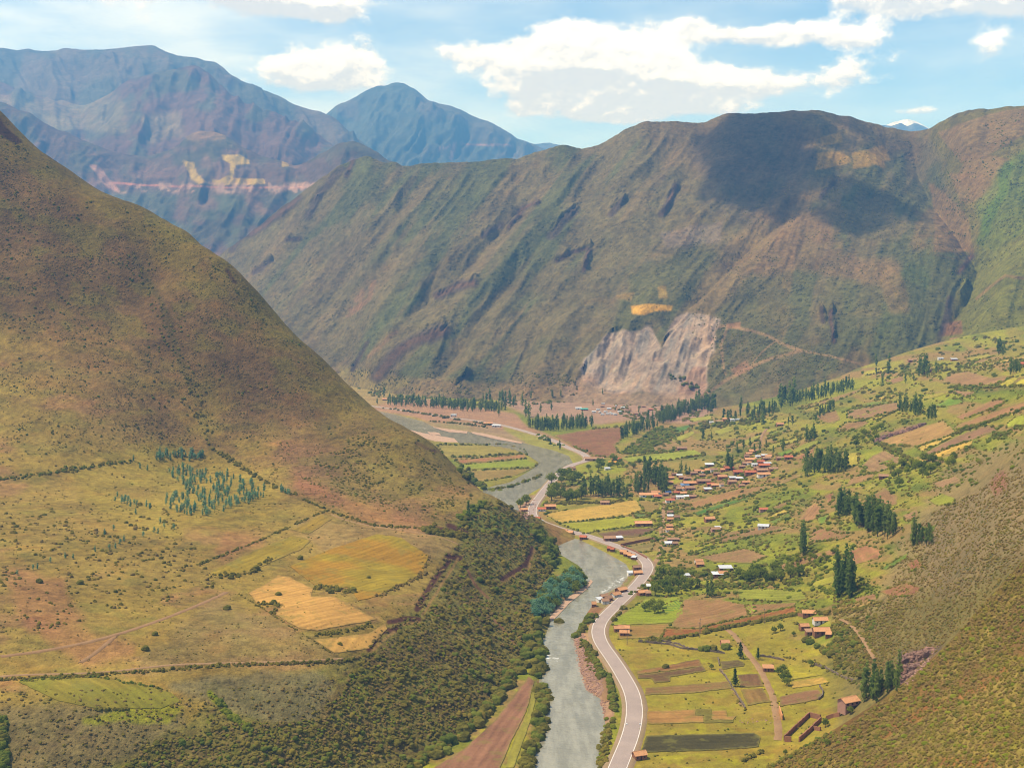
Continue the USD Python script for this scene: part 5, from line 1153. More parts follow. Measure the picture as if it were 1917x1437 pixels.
if left_over: scatter('far_eucalyptus', left_over, 'smallest far eucalyptus trees of the dark belts')


BARE = shapely.MultiLineString([[(780, 1140), (795, 1112), (830, 1065), (848, 1040), (862, 1045)], [(730, 1165), (765, 1158), (785, 1160)], [(690, 1215), (712, 1185), (745, 1178)], [(940, 1085), (985, 1055), (997, 1025)], [(858, 1045), (848, 1062), (815, 1112), (790, 1150)], [(740, 1182), (715, 1200), (695, 1222)], [(875, 1065), (895, 1100), (915, 1120)], [(680, 1437), (760, 1410), (850, 1385)]])


def sow(areas, seed, min_py=0):
    """areas: (sheet, polygon, count, (size low, high) in pixels, {bush: share}, clump)"""
    out = []
    for n, (sh, poly, cnt, sz, mix, clump) in enumerate(areas):
        r = np.random.default_rng(seed * 100 + n); g = Polygon(poly).buffer(0); shapely.prepare(g); b = g.bounds
        want = int(cnt * g.envelope.area / g.area * (2.2 if clump else 1.0))
        u, v = r.uniform(b[0], b[2], want), r.uniform(b[1], b[3], want); m = shapely.contains_xy(g, u, v)
        if clump:
            nn = meshkit.fbm(np.stack([u / clump / 1.6, v / clump, u * 0 + seed], -1), 3, seed + n); m &= nn > .5
        u, v = u[m], v[m]; keep_ = shapely.distance(BARE, shapely.points(u, v)) > 5.5; u, v = u[keep_], v[keep_]; w, ok = ground(u, v)
        ok2 = np.zeros(len(u), bool); w2, k2 = SHEETS[sh].hit(u, v); ok2 = ok & k2 & (np.abs(w2[:, 1] - w[:, 1]) < 1)
        names, pr = list(mix), np.array(list(mix.values()), float); pr /= pr.sum()
        ch = r.choice(len(names), len(u), p=pr)
        s = np.exp(r.uniform(math.log(sz[0]), math.log(sz[1]), len(u))) * w[:, 1] / FPX * .55
        for i in np.flatnonzero(ok2): out.append((BUSH[names[ch[i]]], w[i] - [0, 0, .08 * s[i]], r.uniform(0, 360), (s[i], s[i] * r.uniform(.75, 1.2), s[i] * r.uniform(.7, 1.05))))
    return out


def along(lines, seed):
    """lines: (points, spacing px, spread px, (size px), mix)"""
    out = []
    for n, (ln, gap, spread, sz, mix) in enumerate(lines):
        r = np.random.default_rng(seed * 100 + n); l = LineString(ln); k = max(2, int(l.length / gap))
        q = np.array([l.interpolate(t).coords[0] for t in r.uniform(0, l.length, k)]) + r.normal(0, 1, (k, 2)) * [spread, spread * .6]
        w, ok = ground(q[:, 0], q[:, 1]); names, pr = list(mix), np.array(list(mix.values()), float); pr /= pr.sum(); ch = r.choice(len(names), k, p=pr)
        s = np.exp(r.uniform(math.log(sz[0]), math.log(sz[1]), k)) * w[:, 1] / FPX * .55
        for i in np.flatnonzero(ok): out.append((BUSH[names[ch[i]]], w[i] - [0, 0, .08 * s[i]], r.uniform(0, 360), (s[i], s[i], s[i] * r.uniform(.8, 1.3))))
    return out


LOW = [(230, 1440), (270, 1395), (340, 1380), (430, 1350), (560, 1352), (640, 1300), (660, 1245), (710, 1222), (748, 1168), (792, 1142), (815, 1097), (852, 1047), (870, 1016), (842, 992), (882, 962), (908, 932), (1000, 965), (1050, 1040), (1035, 1100), (1000, 1190), (960, 1290), (900, 1370), (800, 1440)]
MIXLOW = dict(olive=5, dark=.9, dry=3, broad=.4, bright=.8)
items = sow([('hill', LOW, 5600, (4, 9), MIXLOW, 0), ('hill', LOW, 380, (10, 18), dict(dark=2, broad=1, olive=2), 20),
             ('hill', [(380, 1290), (620, 1270), (640, 1300), (560, 1350), (430, 1345), (230, 1440), (0, 1440), (0, 1290)], 700, (3, 8), dict(olive=2, dry=3), 0)], 3)
items += along([([(1000, 1190), (976, 1240), (926, 1318), (856, 1384), (770, 1437)], 1.9, 6, (14, 28), dict(dark=3, broad=2, olive=1)), ([(1010, 1282), (1020, 1320), (1012, 1370), (1000, 1400), (985, 1440)], 2.4, 5, (16, 30), dict(dark=3, broad=2)),
                ([(1000, 1190), (1014, 1230), (1004, 1270)], 3, 4, (18, 30), dict(dark=3, broad=1)), ([(1034, 1070), (1050, 1095), (1000, 1180)], 4, 14, (12, 24), dict(dark=2, olive=1, broad=1)), ([(990, 985), (1015, 1005), (1040, 1060)], 2.5, 7, (12, 24), dict(dark=2, broad=2))], 5)
scatter('scrub', items, 'dense dark scrub covering the lower slope of the left hill')
UPPER = [(0, 240), (200, 365), (350, 440), (420, 500), (600, 680), (850, 878), (905, 930), (850, 985), (600, 945), (400, 850), (0, 850)]
BENCH = [(0, 850), (400, 850), (600, 945), (850, 985), (860, 1025), (800, 1110), (700, 1215), (400, 1240), (0, 1265)]
items = sow([('hill', UPPER, 3600, (1.6, 3.4), dict(olive=3, dry=5, dark=.5), 30), ('hill', UPPER, 700, (3, 6), dict(olive=3, dark=1, broad=.4), 26), ('hill', BENCH, 1100, (2.2, 5), dict(olive=3, dry=3, dark=1), 18), ('hill', [(0, 940), (300, 940), (420, 1100), (0, 1200)], 420, (4, 10), dict(olive=3, dry=2, dark=1), 14), ('hill', [(640, 790), (860, 890), (900, 940), (760, 960), (560, 900)], 500, (3, 6.5), dict(olive=3, dark=1.5), 18)], 7)
items += along([([(370, 1058), (480, 1014), (610, 956)], 2.2, 1.2, (4, 7), dict(olive=2, dark=2)), ([(560, 930), (620, 958), (700, 984), (790, 990)], 2.4, 1.5, (4, 8), dict(dark=2, olive=2)), ([(790, 990), (840, 1000), (885, 1006)], 1.2, 4, (8, 16), dict(dark=3, olive=1)), ([(0, 1272), (200, 1262), (400, 1246), (640, 1238), (700, 1222)], 1.7, 2.4, (4, 9), dict(dark=2, olive=2, dry=1)), ([(445, 1110), (560, 1182), (620, 1222)], 3, 1, (3, 5), dict(olive=1)),
                ([(350, 690), (365, 760), (395, 830)], 3.4, 6, (3, 7), dict(dark=1, olive=3)), ([(250, 500), (300, 580), (340, 690)], 3.6, 8, (3, 6), dict(dark=1, olive=3)), ([(0, 900), (120, 880), (250, 862)], 2.0, 4, (4, 8), dict(olive=2, broad=1)), ([(400, 840), (460, 880), (520, 915), (560, 930)], 2, 2.5, (4, 9), dict(olive=2, dark=1)), ([(590, 1100), (640, 1104), (660, 1112)], 1.3, 3, (6, 12), dict(olive=2, dark=1)), ([(481, 1132), (520, 1130), (516, 1150)], 2, 3, (5, 9), dict(olive=2, dark=1)), ([(586, 1188), (640, 1182), (700, 1168)], 2, 3, (5, 9), dict(olive=2, dark=1)), ([(395, 1078), (460, 1076), (510, 1045)], 2.4, 3, (5, 10), dict(olive=2, dark=1)), ([(706, 1118), (790, 1078), (800, 1042)], 2.0, 3, (5, 9), dict(olive=2, dry=2)),
                ([(780, 1140), (800, 1105), (845, 1040), (865, 1018)], 3.2, 5, (5, 9), dict(dark=1, dry=3)), ([(690, 1216), (715, 1186), (760, 1160), (785, 1160)], 3.2, 5, (5, 9), dict(dark=1, dry=3)), ([(858, 972), (885, 958), (905, 940)], 1.2, 4, (7, 14), dict(broad=2, bright=1)), ([(395, 1300), (425, 1332), (455, 1356), (470, 1370)], 1.3, 4, (6, 12), dict(bright=3, broad=1)), ([(180, 1328), (245, 1326)], 1.6, 1.5, (5, 9), dict(dark=1, olive=1)), ([(0, 1340), (8, 1437)], 1.2, 5, (10, 20), dict(broad=2, dark=1)), ([(40, 1275), (180, 1266), (320, 1292)], 3, 2, (4, 8), dict(olive=1, broad=1))], 9)
scatter('scrub', items, 'low tussocks and bushes dotting the grassy left hill')
SPURP = [(1430, 1440), (1500, 1404), (1600, 1350), (1680, 1294), (1760, 1224), (1840, 1134), (1917, 1048), (1917, 1437)]
items = sow([('spur', SPURP, 4200, (5, 11), dict(olive=5, dry=7, dark=1.0, bright=.5), 0), ('spur', SPURP, 260, (9, 16), dict(olive=2, dark=1, bright=1), 0)], 11)
scatter('scrub', items, 'olive scrub covering the near spur at the lower right')
GREY = [(1640, 1180), (1700, 1010), (1745, 960), (1850, 905), (1917, 872), (1917, 1040), (1840, 1128), (1700, 1276), (1640, 1250), (1590, 1200)]
items = sow([('valley', GREY, 4200, (3, 7), dict(dry=5, olive=3, dark=.8), 0), ('valley', [(1560, 1120), (1700, 1130), (1640, 1280), (1560, 1230)], 900, (4, 9), dict(olive=3, dry=2, dark=1), 0)], 13)
scatter('scrub', items, 'grey olive scrub on the slope behind the near spur')
SLOPE = [(1150, 900), (1330, 770), (1480, 760), (1600, 735), (1720, 660), (1800, 632), (1917, 628), (1917, 870), (1740, 950), (1690, 1030), (1640, 1120), (1500, 1170), (1230, 1130), (1240, 1050)]
field_polys = [Polygon(q[1]).buffer(-1.2) for q in FIELDS]
from shapely import STRtree
ft = STRtree(field_polys)
raw = sow([('valley', SLOPE, 3400, (3, 7), dict(broad=3, olive=3, dark=2, bright=1.2, dry=1), 16), ('valley', SLOPE, 900, (6, 12), dict(broad=3, dark=2, bright=1), 16), ('valley', [(1240, 1100), (1560, 1020), (1640, 1110), (1440, 1130)], 320, (6, 13), dict(broad=3, dark=2, bright=2), 12), ('valley', [(1170, 840), (1230, 800), (1270, 800), (1250, 850), (1160, 850)], 420, (6, 11), dict(broad=3, dark=1, bright=1), 0),
           ('valley', [(1560, 1160), (1640, 1150), (1620, 1290), (1540, 1250)], 300, (6, 12), dict(olive=2, dark=2, broad=1), 10), ('valley', [(1150, 1190), (1440, 1180), (1600, 1280), (1450, 1437), (1200, 1437)], 260, (2.5, 6), dict(olive=2, broad=1, dark=1), 12), ('valley', [(640, 712), (760, 730), (1080, 740), (1080, 752), (900, 764), (720, 752)], 420, (4, 9), dict(dark=2, broad=2, olive=1), 10), ('valley', [(1090, 740), (1330, 745), (1300, 790), (1180, 785)], 260, (4, 8), dict(dark=2, broad=1, olive=1), 10), ('valley', [(1240, 925), (1300, 880), (1400, 845), (1470, 850), (1480, 865), (1400, 905), (1300, 940)], 330, (3, 8), dict(broad=3, dark=2, bright=1), 0), ('valley', [(1230, 940), (1290, 945), (1270, 1050), (1235, 1050)], 240, (4, 9), dict(broad=2, olive=2, bright=1), 0)], 15)
rpos = np.array([q[1] for q in raw]); ru_, rv_ = project(rpos); hits_ = set(ft.query(shapely.points(ru_, rv_), predicate='within')[0].tolist())
items = [q for i, q in enumerate(raw) if i not in hits_ or i % 14 == 0]
hed = []
for k, (c, poly) in enumerate(FIELDS):
    r = np.random.default_rng(500 + k); pp = poly + poly[:1]; cv = np.mean([q[1] for q in poly])
    if cv > 1200 or 1130 < np.mean([q[0] for q in poly]) < 1140: continue
    for a, b in zip(pp[:-1], pp[1:]):
        if r.random() < .62: hed.append(([a, b], r.uniform(1.8, 4.5), .9, (3.0, 8.0), dict(broad=3, olive=2, dark=2.5, bright=1)))
hed += [([(1200, 1201), (1243, 1198), (1300, 1189), (1340, 1179), (1400, 1168), (1490, 1151)], 1.6, 1.6, (7, 12), dict(dark=3, olive=1)), ([(1492, 1148), (1560, 1148), (1620, 1140)], 1.8, 2, (7, 13), dict(dark=2, olive=2)), ([(1110, 1155), (1092, 1172), (1078, 1192)], 1.2, 3, (9, 18), dict(dark=2, broad=2)), ([(1092, 1200), (1108, 1228), (1122, 1256), (1128, 1270)], 1.0, 2.6, (9, 17), dict(dark=2, broad=2)), ([(1138, 1262), (1146, 1300), (1150, 1332)], 1.0, 2.4, (9, 16), dict(dark=2, broad=2)), ([(1140, 1345), (1134, 1390), (1122, 1437)], 1.3, 5, (8, 15), dict(dark=2, olive=2, bright=1)), ([(1086, 1190), (1100, 1230), (1112, 1262)], 4, 4, (6, 10), dict(dark=1, olive=1)),
        ([(1010, 893), (960, 912), (915, 920)], 2, 2, (7, 13), dict(dark=2, broad=1, bright=1)), ([(862, 876), (876, 896), (905, 912)], 1.3, 4, (8, 16), dict(broad=2, dark=1)), ([(1030, 908), (1060, 910), (1100, 904)], 2, 2, (5, 9), dict(broad=1, dark=1)), ([(1020, 944), (1090, 942), (1170, 938)], 1.6, 2.2, (5, 9), dict(dark=2, olive=1)), ([(1000, 812), (1060, 840)], 4, 3, (5, 9), dict(bright=1, broad=1)), ([(715, 764), (780, 773), (850, 785), (925, 797)], 4.5, 1, (5, 9), dict(dark=1)), ([(800, 788), (860, 793), (915, 800)], 3, 1, (4, 7), dict(dark=1)),
        ([(1240, 1060), (1300, 1075), (1380, 1078)], 1.6, 5, (7, 14), dict(broad=2, dark=2, bright=1)), ([(1310, 1100), (1400, 1096), (1500, 1088)], 2.0, 5, (6, 12), dict(broad=2, dark=2, bright=1)), ([(1180, 1110), (1210, 1100), (1230, 1080)], 2, 4, (6, 11), dict(broad=2, olive=2)), ([(1170, 1135), (1160, 1150), (1148, 1162)], 4, 2, (8, 14), dict(dark=2)), ([(1240, 1020), (1238, 1050)], 1.5, 3, (5, 9), dict(broad=1, bright=1)), ([(1500, 1180), (1530, 1210), (1560, 1232), (1600, 1250)], 2.2, 5, (5, 11), dict(dark=2, olive=2)), ([(1470, 1230), (1530, 1242), (1600, 1278)], 3.2, 2.5, (4, 8), dict(dark=1, olive=2)), ([(1380, 1310), (1400, 1340)], 4, 2, (4, 7), dict(olive=1)),
        ([(1390, 1425), (1430, 1405)], 2, 1.5, (7, 12), dict(dark=1, olive=1)), ([(1440, 1437), (1500, 1405), (1560, 1372)], 2.6, 3, (7, 14), dict(dark=1, olive=2, broad=1)), ([(1250, 700), (1330, 745)], 3, 6, (5, 9), dict(dark=1, broad=1)), ([(1450, 765), (1400, 790), (1310, 800)], 1.8, 5, (6, 11), dict(dark=2, broad=1)), ([(1645, 700), (1760, 690), (1900, 680)], 2.2, 6, (4, 9), dict(dark=2, broad=1, bright=1)), ([(1780, 725), (1830, 728), (1917, 722)], 1.7, 1.6, (5, 9), dict(dark=2, broad=1)), ([(1790, 812), (1850, 790), (1917, 765)], 1.3, 1.5, (5, 9), dict(dark=2, broad=1)), ([(1860, 820), (1900, 805), (1917, 800)], 1.2, 5, (5, 10), dict(dark=2, broad=2)), ([(1640, 830), (1690, 850), (1704, 862)], 1.4, 3, (6, 12), dict(dark=2, broad=1))]
items += along(hed, 17)
scatter('hedge_bushes', items, 'hedge bushes and scrub between the small fields of the right slope')
items = sow([('ridge', [(1300, 420), (1500, 320), (1700, 260), (1780, 420), (1700, 640), (1500, 680), (1330, 700), (1240, 500)], 1700, (1.6, 3.4), dict(dark=2, olive=3), 22), ('ridge', [(640, 690), (1080, 700), (1080, 740), (700, 735)], 400, (2.2, 5), dict(dark=2, olive=2), 14), ('ridge', [(440, 480), (760, 320), (1200, 260), (1250, 600), (900, 690), (640, 700)], 900, (1.6, 3), dict(dark=1, olive=3), 22), ('ridge', [(1750, 250), (1917, 210), (1917, 620), (1790, 620)], 700, (1.8, 4), dict(dark=2, broad=2, olive=1), 18), ('ridge', [(1330, 600), (1500, 640), (1600, 690), (1330, 740)], 700, (1.8, 4), dict(dark=1, broad=1, olive=3), 0)], 19)
scatter('scrub', items, 'far scrub speckling the long ridge')

# stones of the river bank
rk = kind('stone'); st = trimesh.creation.icosphere(1, 1.0); vv_ = np.array(st.vertices); vv_ = vv_ * (1 + (meshkit.noise(vv_ * 1.7 + 5, 3)[:, None] - .5) * .7) * [1, .8, .6]
M_STONE = tone('river_stone', col(186, 146, 124), col(150, 118, 100), .5)
part(rk, 'block', (vv_, st.faces), M_STONE)
stones = []
for poly, n, sz in (([(1078, 1182), (1092, 1184), (1112, 1228), (1126, 1262), (1130, 1300), (1112, 1304), (1086, 1284), (1070, 1225)], 900, (2.2, 7)), ([(1118, 1308), (1136, 1310), (1130, 1360), (1122, 1340)], 160, (2, 6)), ([(1122, 1112), (1150, 1098), (1172, 1075), (1182, 1078), (1160, 1104), (1126, 1122)], 200, (1.6, 4)), ([(968, 958), (988, 938), (1008, 930), (1000, 960), (985, 972)], 140, (2.5, 7)), ([(1345, 1250), (1350, 1250), (1372, 1284), (1396, 1326), (1390, 1328), (1366, 1286)], 70, (1.5, 4)), ([(1380, 1340), (1470, 1350), (1440, 1356), (1380, 1352)], 22, (1.5, 5)), ([(1692, 1226), (1756, 1208), (1740, 1240), (1696, 1290)], 260, (2, 7))):
    q = spots(poly, n, n); w, ok = ground(q[:, 0], q[:, 1]); r = np.random.default_rng(n)
    for i in np.flatnonzero(ok):
        s = np.exp(r.uniform(math.log(sz[0]), math.log(sz[1]))) * w[i, 1] / FPX * .55; stones.append((rk, w[i], r.uniform(0, 360), (s, s * r.uniform(.7, 1.2), s * r.uniform(.6, 1))))
# two rock outcrops
M_ROCK = tone('outcrop_rock', col(170, 130, 110), col(118, 96, 88), .12, .95, .6, .8)
for spots_, size, lab in (([(1646, 826), (1656, 820), (1668, 816), (1680, 813), (1692, 810), (1704, 806), (1716, 802), (1728, 797)], 9, 'low reddish rock cliff between the upper fields'), ([(1694, 1236), (1704, 1232), (1716, 1228), (1728, 1226), (1742, 1220), (1700, 1254), (1714, 1250), (1698, 1272), (1710, 1268)], 15, 'grey pink rock face beside the near spur')):
    q = np.array(spots_, float); w, ok = ground(q[:, 0], q[:, 1], 'valley'); ms = []
    for i in np.flatnonzero(ok):
        m = trimesh.creation.icosphere(3, 1.0); v = np.array(m.vertices); r_ = size * w[i, 1] / FPX
        v = v * (.45 + .9 * meshkit.fbm(v * 2.2 + i * 5, 4, i + 3)[:, None]); v = np.round(v * 5) / 5 * .45 + v * .55
        ms.append((v * [r_ * 1.1, r_ * .8, r_ * .95] + w[i] + [0, 0, -.15 * r_], m.faces))
    tag(obj('rock_outcrop', join(*ms), M_ROCK).GetPrim(), lab, 'rock')
scatter('stones', stones, 'pinkish stones and boulders along the river bank and walls')

# ------------------------------------------------------------------ houses, walls, poles, vehicles
def paint_mat(name, c, var=.12, rough=.85, scale=1.2):
    g = Net(); p_ = g.add('texture_coordinate', 'object'); r = g.add('object_info', 'random')
    k = g.m('add', g.mr(g.noise(p_, scale, 4, .65), .28, .72, 1 - var, 1 + var, 'linear'), g.mr(r, 0, 1, -.10, .10, 'linear'))
    kv = g.add('combine_xyz', 'vector', x=k, y=k, z=k)
    return g.done(f'/World/Looks/{name}', surface=g.add('principled_bsdf', 'BSDF', base_color=g.mixc(1.0, c, kv, 'multiply'), roughness=rough, specular_ior_level=.25))


def tile_mat(name, c, period=.34):
    g = Net(); p_ = g.add('texture_coordinate', 'object'); r = g.add('object_info', 'random')
    g.n['sx'] = ('separate_xyz', {}); g.l.append((p_, 'sx.vector'))
    w = g.m('sine', g.m('multiply', 'sx.x', 6.283 / period))
    k = g.m('add', g.m('add', g.mr(g.noise(p_, 1.3, 4, .7), .28, .72, .78, 1.2, 'linear'), g.m('multiply', w, .10)), g.mr(r, 0, 1, -.14, .12, 'linear'))
    kv = g.add('combine_xyz', 'vector', x=k, y=k, z=k)
    b = g.add('bump', 'normal', height=w, strength=.5, distance=.08)
    return g.done(f'/World/Looks/{name}', surface=g.add('principled_bsdf', 'BSDF', base_color=g.mixc(1.0, c, kv, 'multiply'), roughness=.85, specular_ior_level=.2, normal=b))


ROOFS = dict(O=tile_mat('orange_tiles', col(232, 172, 122)), R=tile_mat('red_tiles', col(212, 126, 90)), B=tile_mat('weathered_tiles', col(186, 146, 114)), M=paint_mat('metal_sheet_roof', (.46, .48, .51), .10, .45), U=paint_mat('blue_sheet_roof', col(124, 152, 196), .1, .5),
             T=paint_mat('turquoise_sheet', col(70, 190, 172), .1, .6), Y=paint_mat('ochre_sheet', col(232, 164, 60), .1, .6))
WALLS = dict(a=paint_mat('adobe_wall', col(160, 112, 82), .18), w=paint_mat('white_plaster', (.62, .60, .56), .10), o=paint_mat('orange_plaster', col(222, 156, 100), .1), p=paint_mat('pink_plaster', col(196, 150, 130), .1))
M_DOOR = paint_mat('door_wood', col(88, 64, 50), .15); M_DARKGLASS = paint_mat('window_dark', (.03, .032, .036), .05, .25)
HOUSE = {}


def box(x0, x1, y0, y1, z0, z1):
    m = trimesh.creation.box([x1 - x0, y1 - y0, z1 - z0]); m.apply_translation([(x0 + x1) / 2, (y0 + y1) / 2, (z0 + z1) / 2]); return np.array(m.vertices), np.array(m.faces)


def house_kind(roof, wall, shape):
    """shape g: gable, s: lean-to shed, t: two storeys. Eight metres long, front towards -y."""
    key = roof + wall + shape
    if key in HOUSE: return HOUSE[key]
    names = dict(O='orange', R='red', B='weathered', M='metal', U='blue', T='turquoise', Y='ochre'); wn = dict(a='adobe', w='white', o='ochre', p='pink'); sn = dict(g='gabled', s='lean_to', t='two_storey')
    k = kind(f'{names[roof]}_{wn[wall]}_{sn[shape]}_house')
    L, D, H = 4.0, 2.5, {'g': 2.5, 's': 2.3, 't': 4.8}[shape]; top = H + (1.35 if shape != 's' else .85)
    if shape == 's':
        v = [(x, y, z) for x in (-L, L) for y, z in ((-D, -.8), (D, -.8), (D, top - .1), (-D, H - .1))]
        f = [(0, 1, 2), (0, 2, 3), (4, 6, 5), (4, 7, 6), (0, 4, 5), (0, 5, 1), (1, 5, 6), (1, 6, 2), (2, 6, 7), (2, 7, 3), (3, 7, 4), (3, 4, 0)]
        sl = (top - H) / (2 * D); e = .45
        slab = [(x, y, H + (y + D) * sl + t) for x in (-L - e, L + e) for y in (-D - e, D + e) for t in (0, .16)]
        rf = [np.array(trimesh.convex.convex_hull(np.array(slab)).vertices), np.array(trimesh.convex.convex_hull(np.array(slab)).faces)]
        roofs = [tuple(rf)]
    else:
        v = [(x, y, z) for x in (-L, L) for y, z in ((-D, -.8), (D, -.8), (D, H - .08), (0, top - .1), (-D, H - .08))]
        f = [(0, 1, 2), (0, 2, 3), (0, 3, 4), (5, 7, 6), (5, 8, 7), (5, 9, 8)] + [q for i in range(5) for q in ((i, 5 + i, 5 + (i + 1) % 5), (i, 5 + (i + 1) % 5, (i + 1) % 5))]
        sl = (top - H) / D; e = .5; roofs = []
        for s in (-1, 1):
            slab = [(x, s * y, top - y * sl + t) for x in (-L - e, L + e) for y in (0.0, D + e) for t in (.0, .17)]
            hl = trimesh.convex.convex_hull(np.array(slab)); roofs.append((np.array(hl.vertices), np.array(hl.faces)))
    wm = trimesh.Trimesh(np.array(v, float), np.array(f), process=False); wm.fix_normals()
    wl = part(k, 'wall', wm, WALLS[wall])
    for r_ in roofs: part(k, 'roof', r_, ROOFS[roof])
    if shape != 's': part(k, 'ridge_cap', box(-L - .5, L + .5, -.14, .14, top + .10, top + .24), ROOFS[roof])
    part(k, 'door', box(-.5, .5, -D - .05, -D + .08, 0, 2.0), M_DOOR)
    for x in ((-2.4, 2.4) if shape != 't' else (-2.6, 2.6)): part(k, 'window', box(x - .45, x + .45, -D - .04, -D + .08, .95, 1.8), M_DARKGLASS)
    if shape == 't':
        for x in (-2.6, 0, 2.6): part(k, 'window', box(x - .45, x + .45, -D - .04, -D + .08, 3.3, 4.2), M_DARKGLASS)
        part(k, 'balcony', box(-L + .3, L - .3, -D - .9, -D + .02, 2.55, 2.7), M_DOOR)
    HOUSE[key] = k; return k


V1 = 'in the crowded village on the slope'
def hs(u, v, length, roof, wall, shape, rot, label=None, group=None, sheet='valley', deep=1.0, tall=1.0):
    w, ok = ground([u], [v], sheet)
    if not ok[0]: return
    s = length / 9.2; nm = dict(M='shed', T='shed', Y='shed', U='house').get(roof, 'house')
    if label is None:
        rn = dict(O='orange tiled roof', R='red tiled roof', B='dull brown tiled roof', M='grey metal roof', U='blue sheet roof', T='turquoise roof', Y='ochre roof')[roof]; wn = dict(a='adobe', w='white walled', o='ochre walled', p='pink walled')[wall]
        label = f'small {wn} {nm} with {rn} {V1}'; group = f'{wn} village {nm}s with {rn}'
    rr = np.random.default_rng(int(u * 31 + v * 7))
    copy(nm, house_kind(roof, wall, shape), w[0] - [0, 0, .05], rot, (s, max(.7, min(1.15, s)) * deep, max(.85, min(1.1, s)) * tall), label, nm if nm == 'shed' else 'house', group)


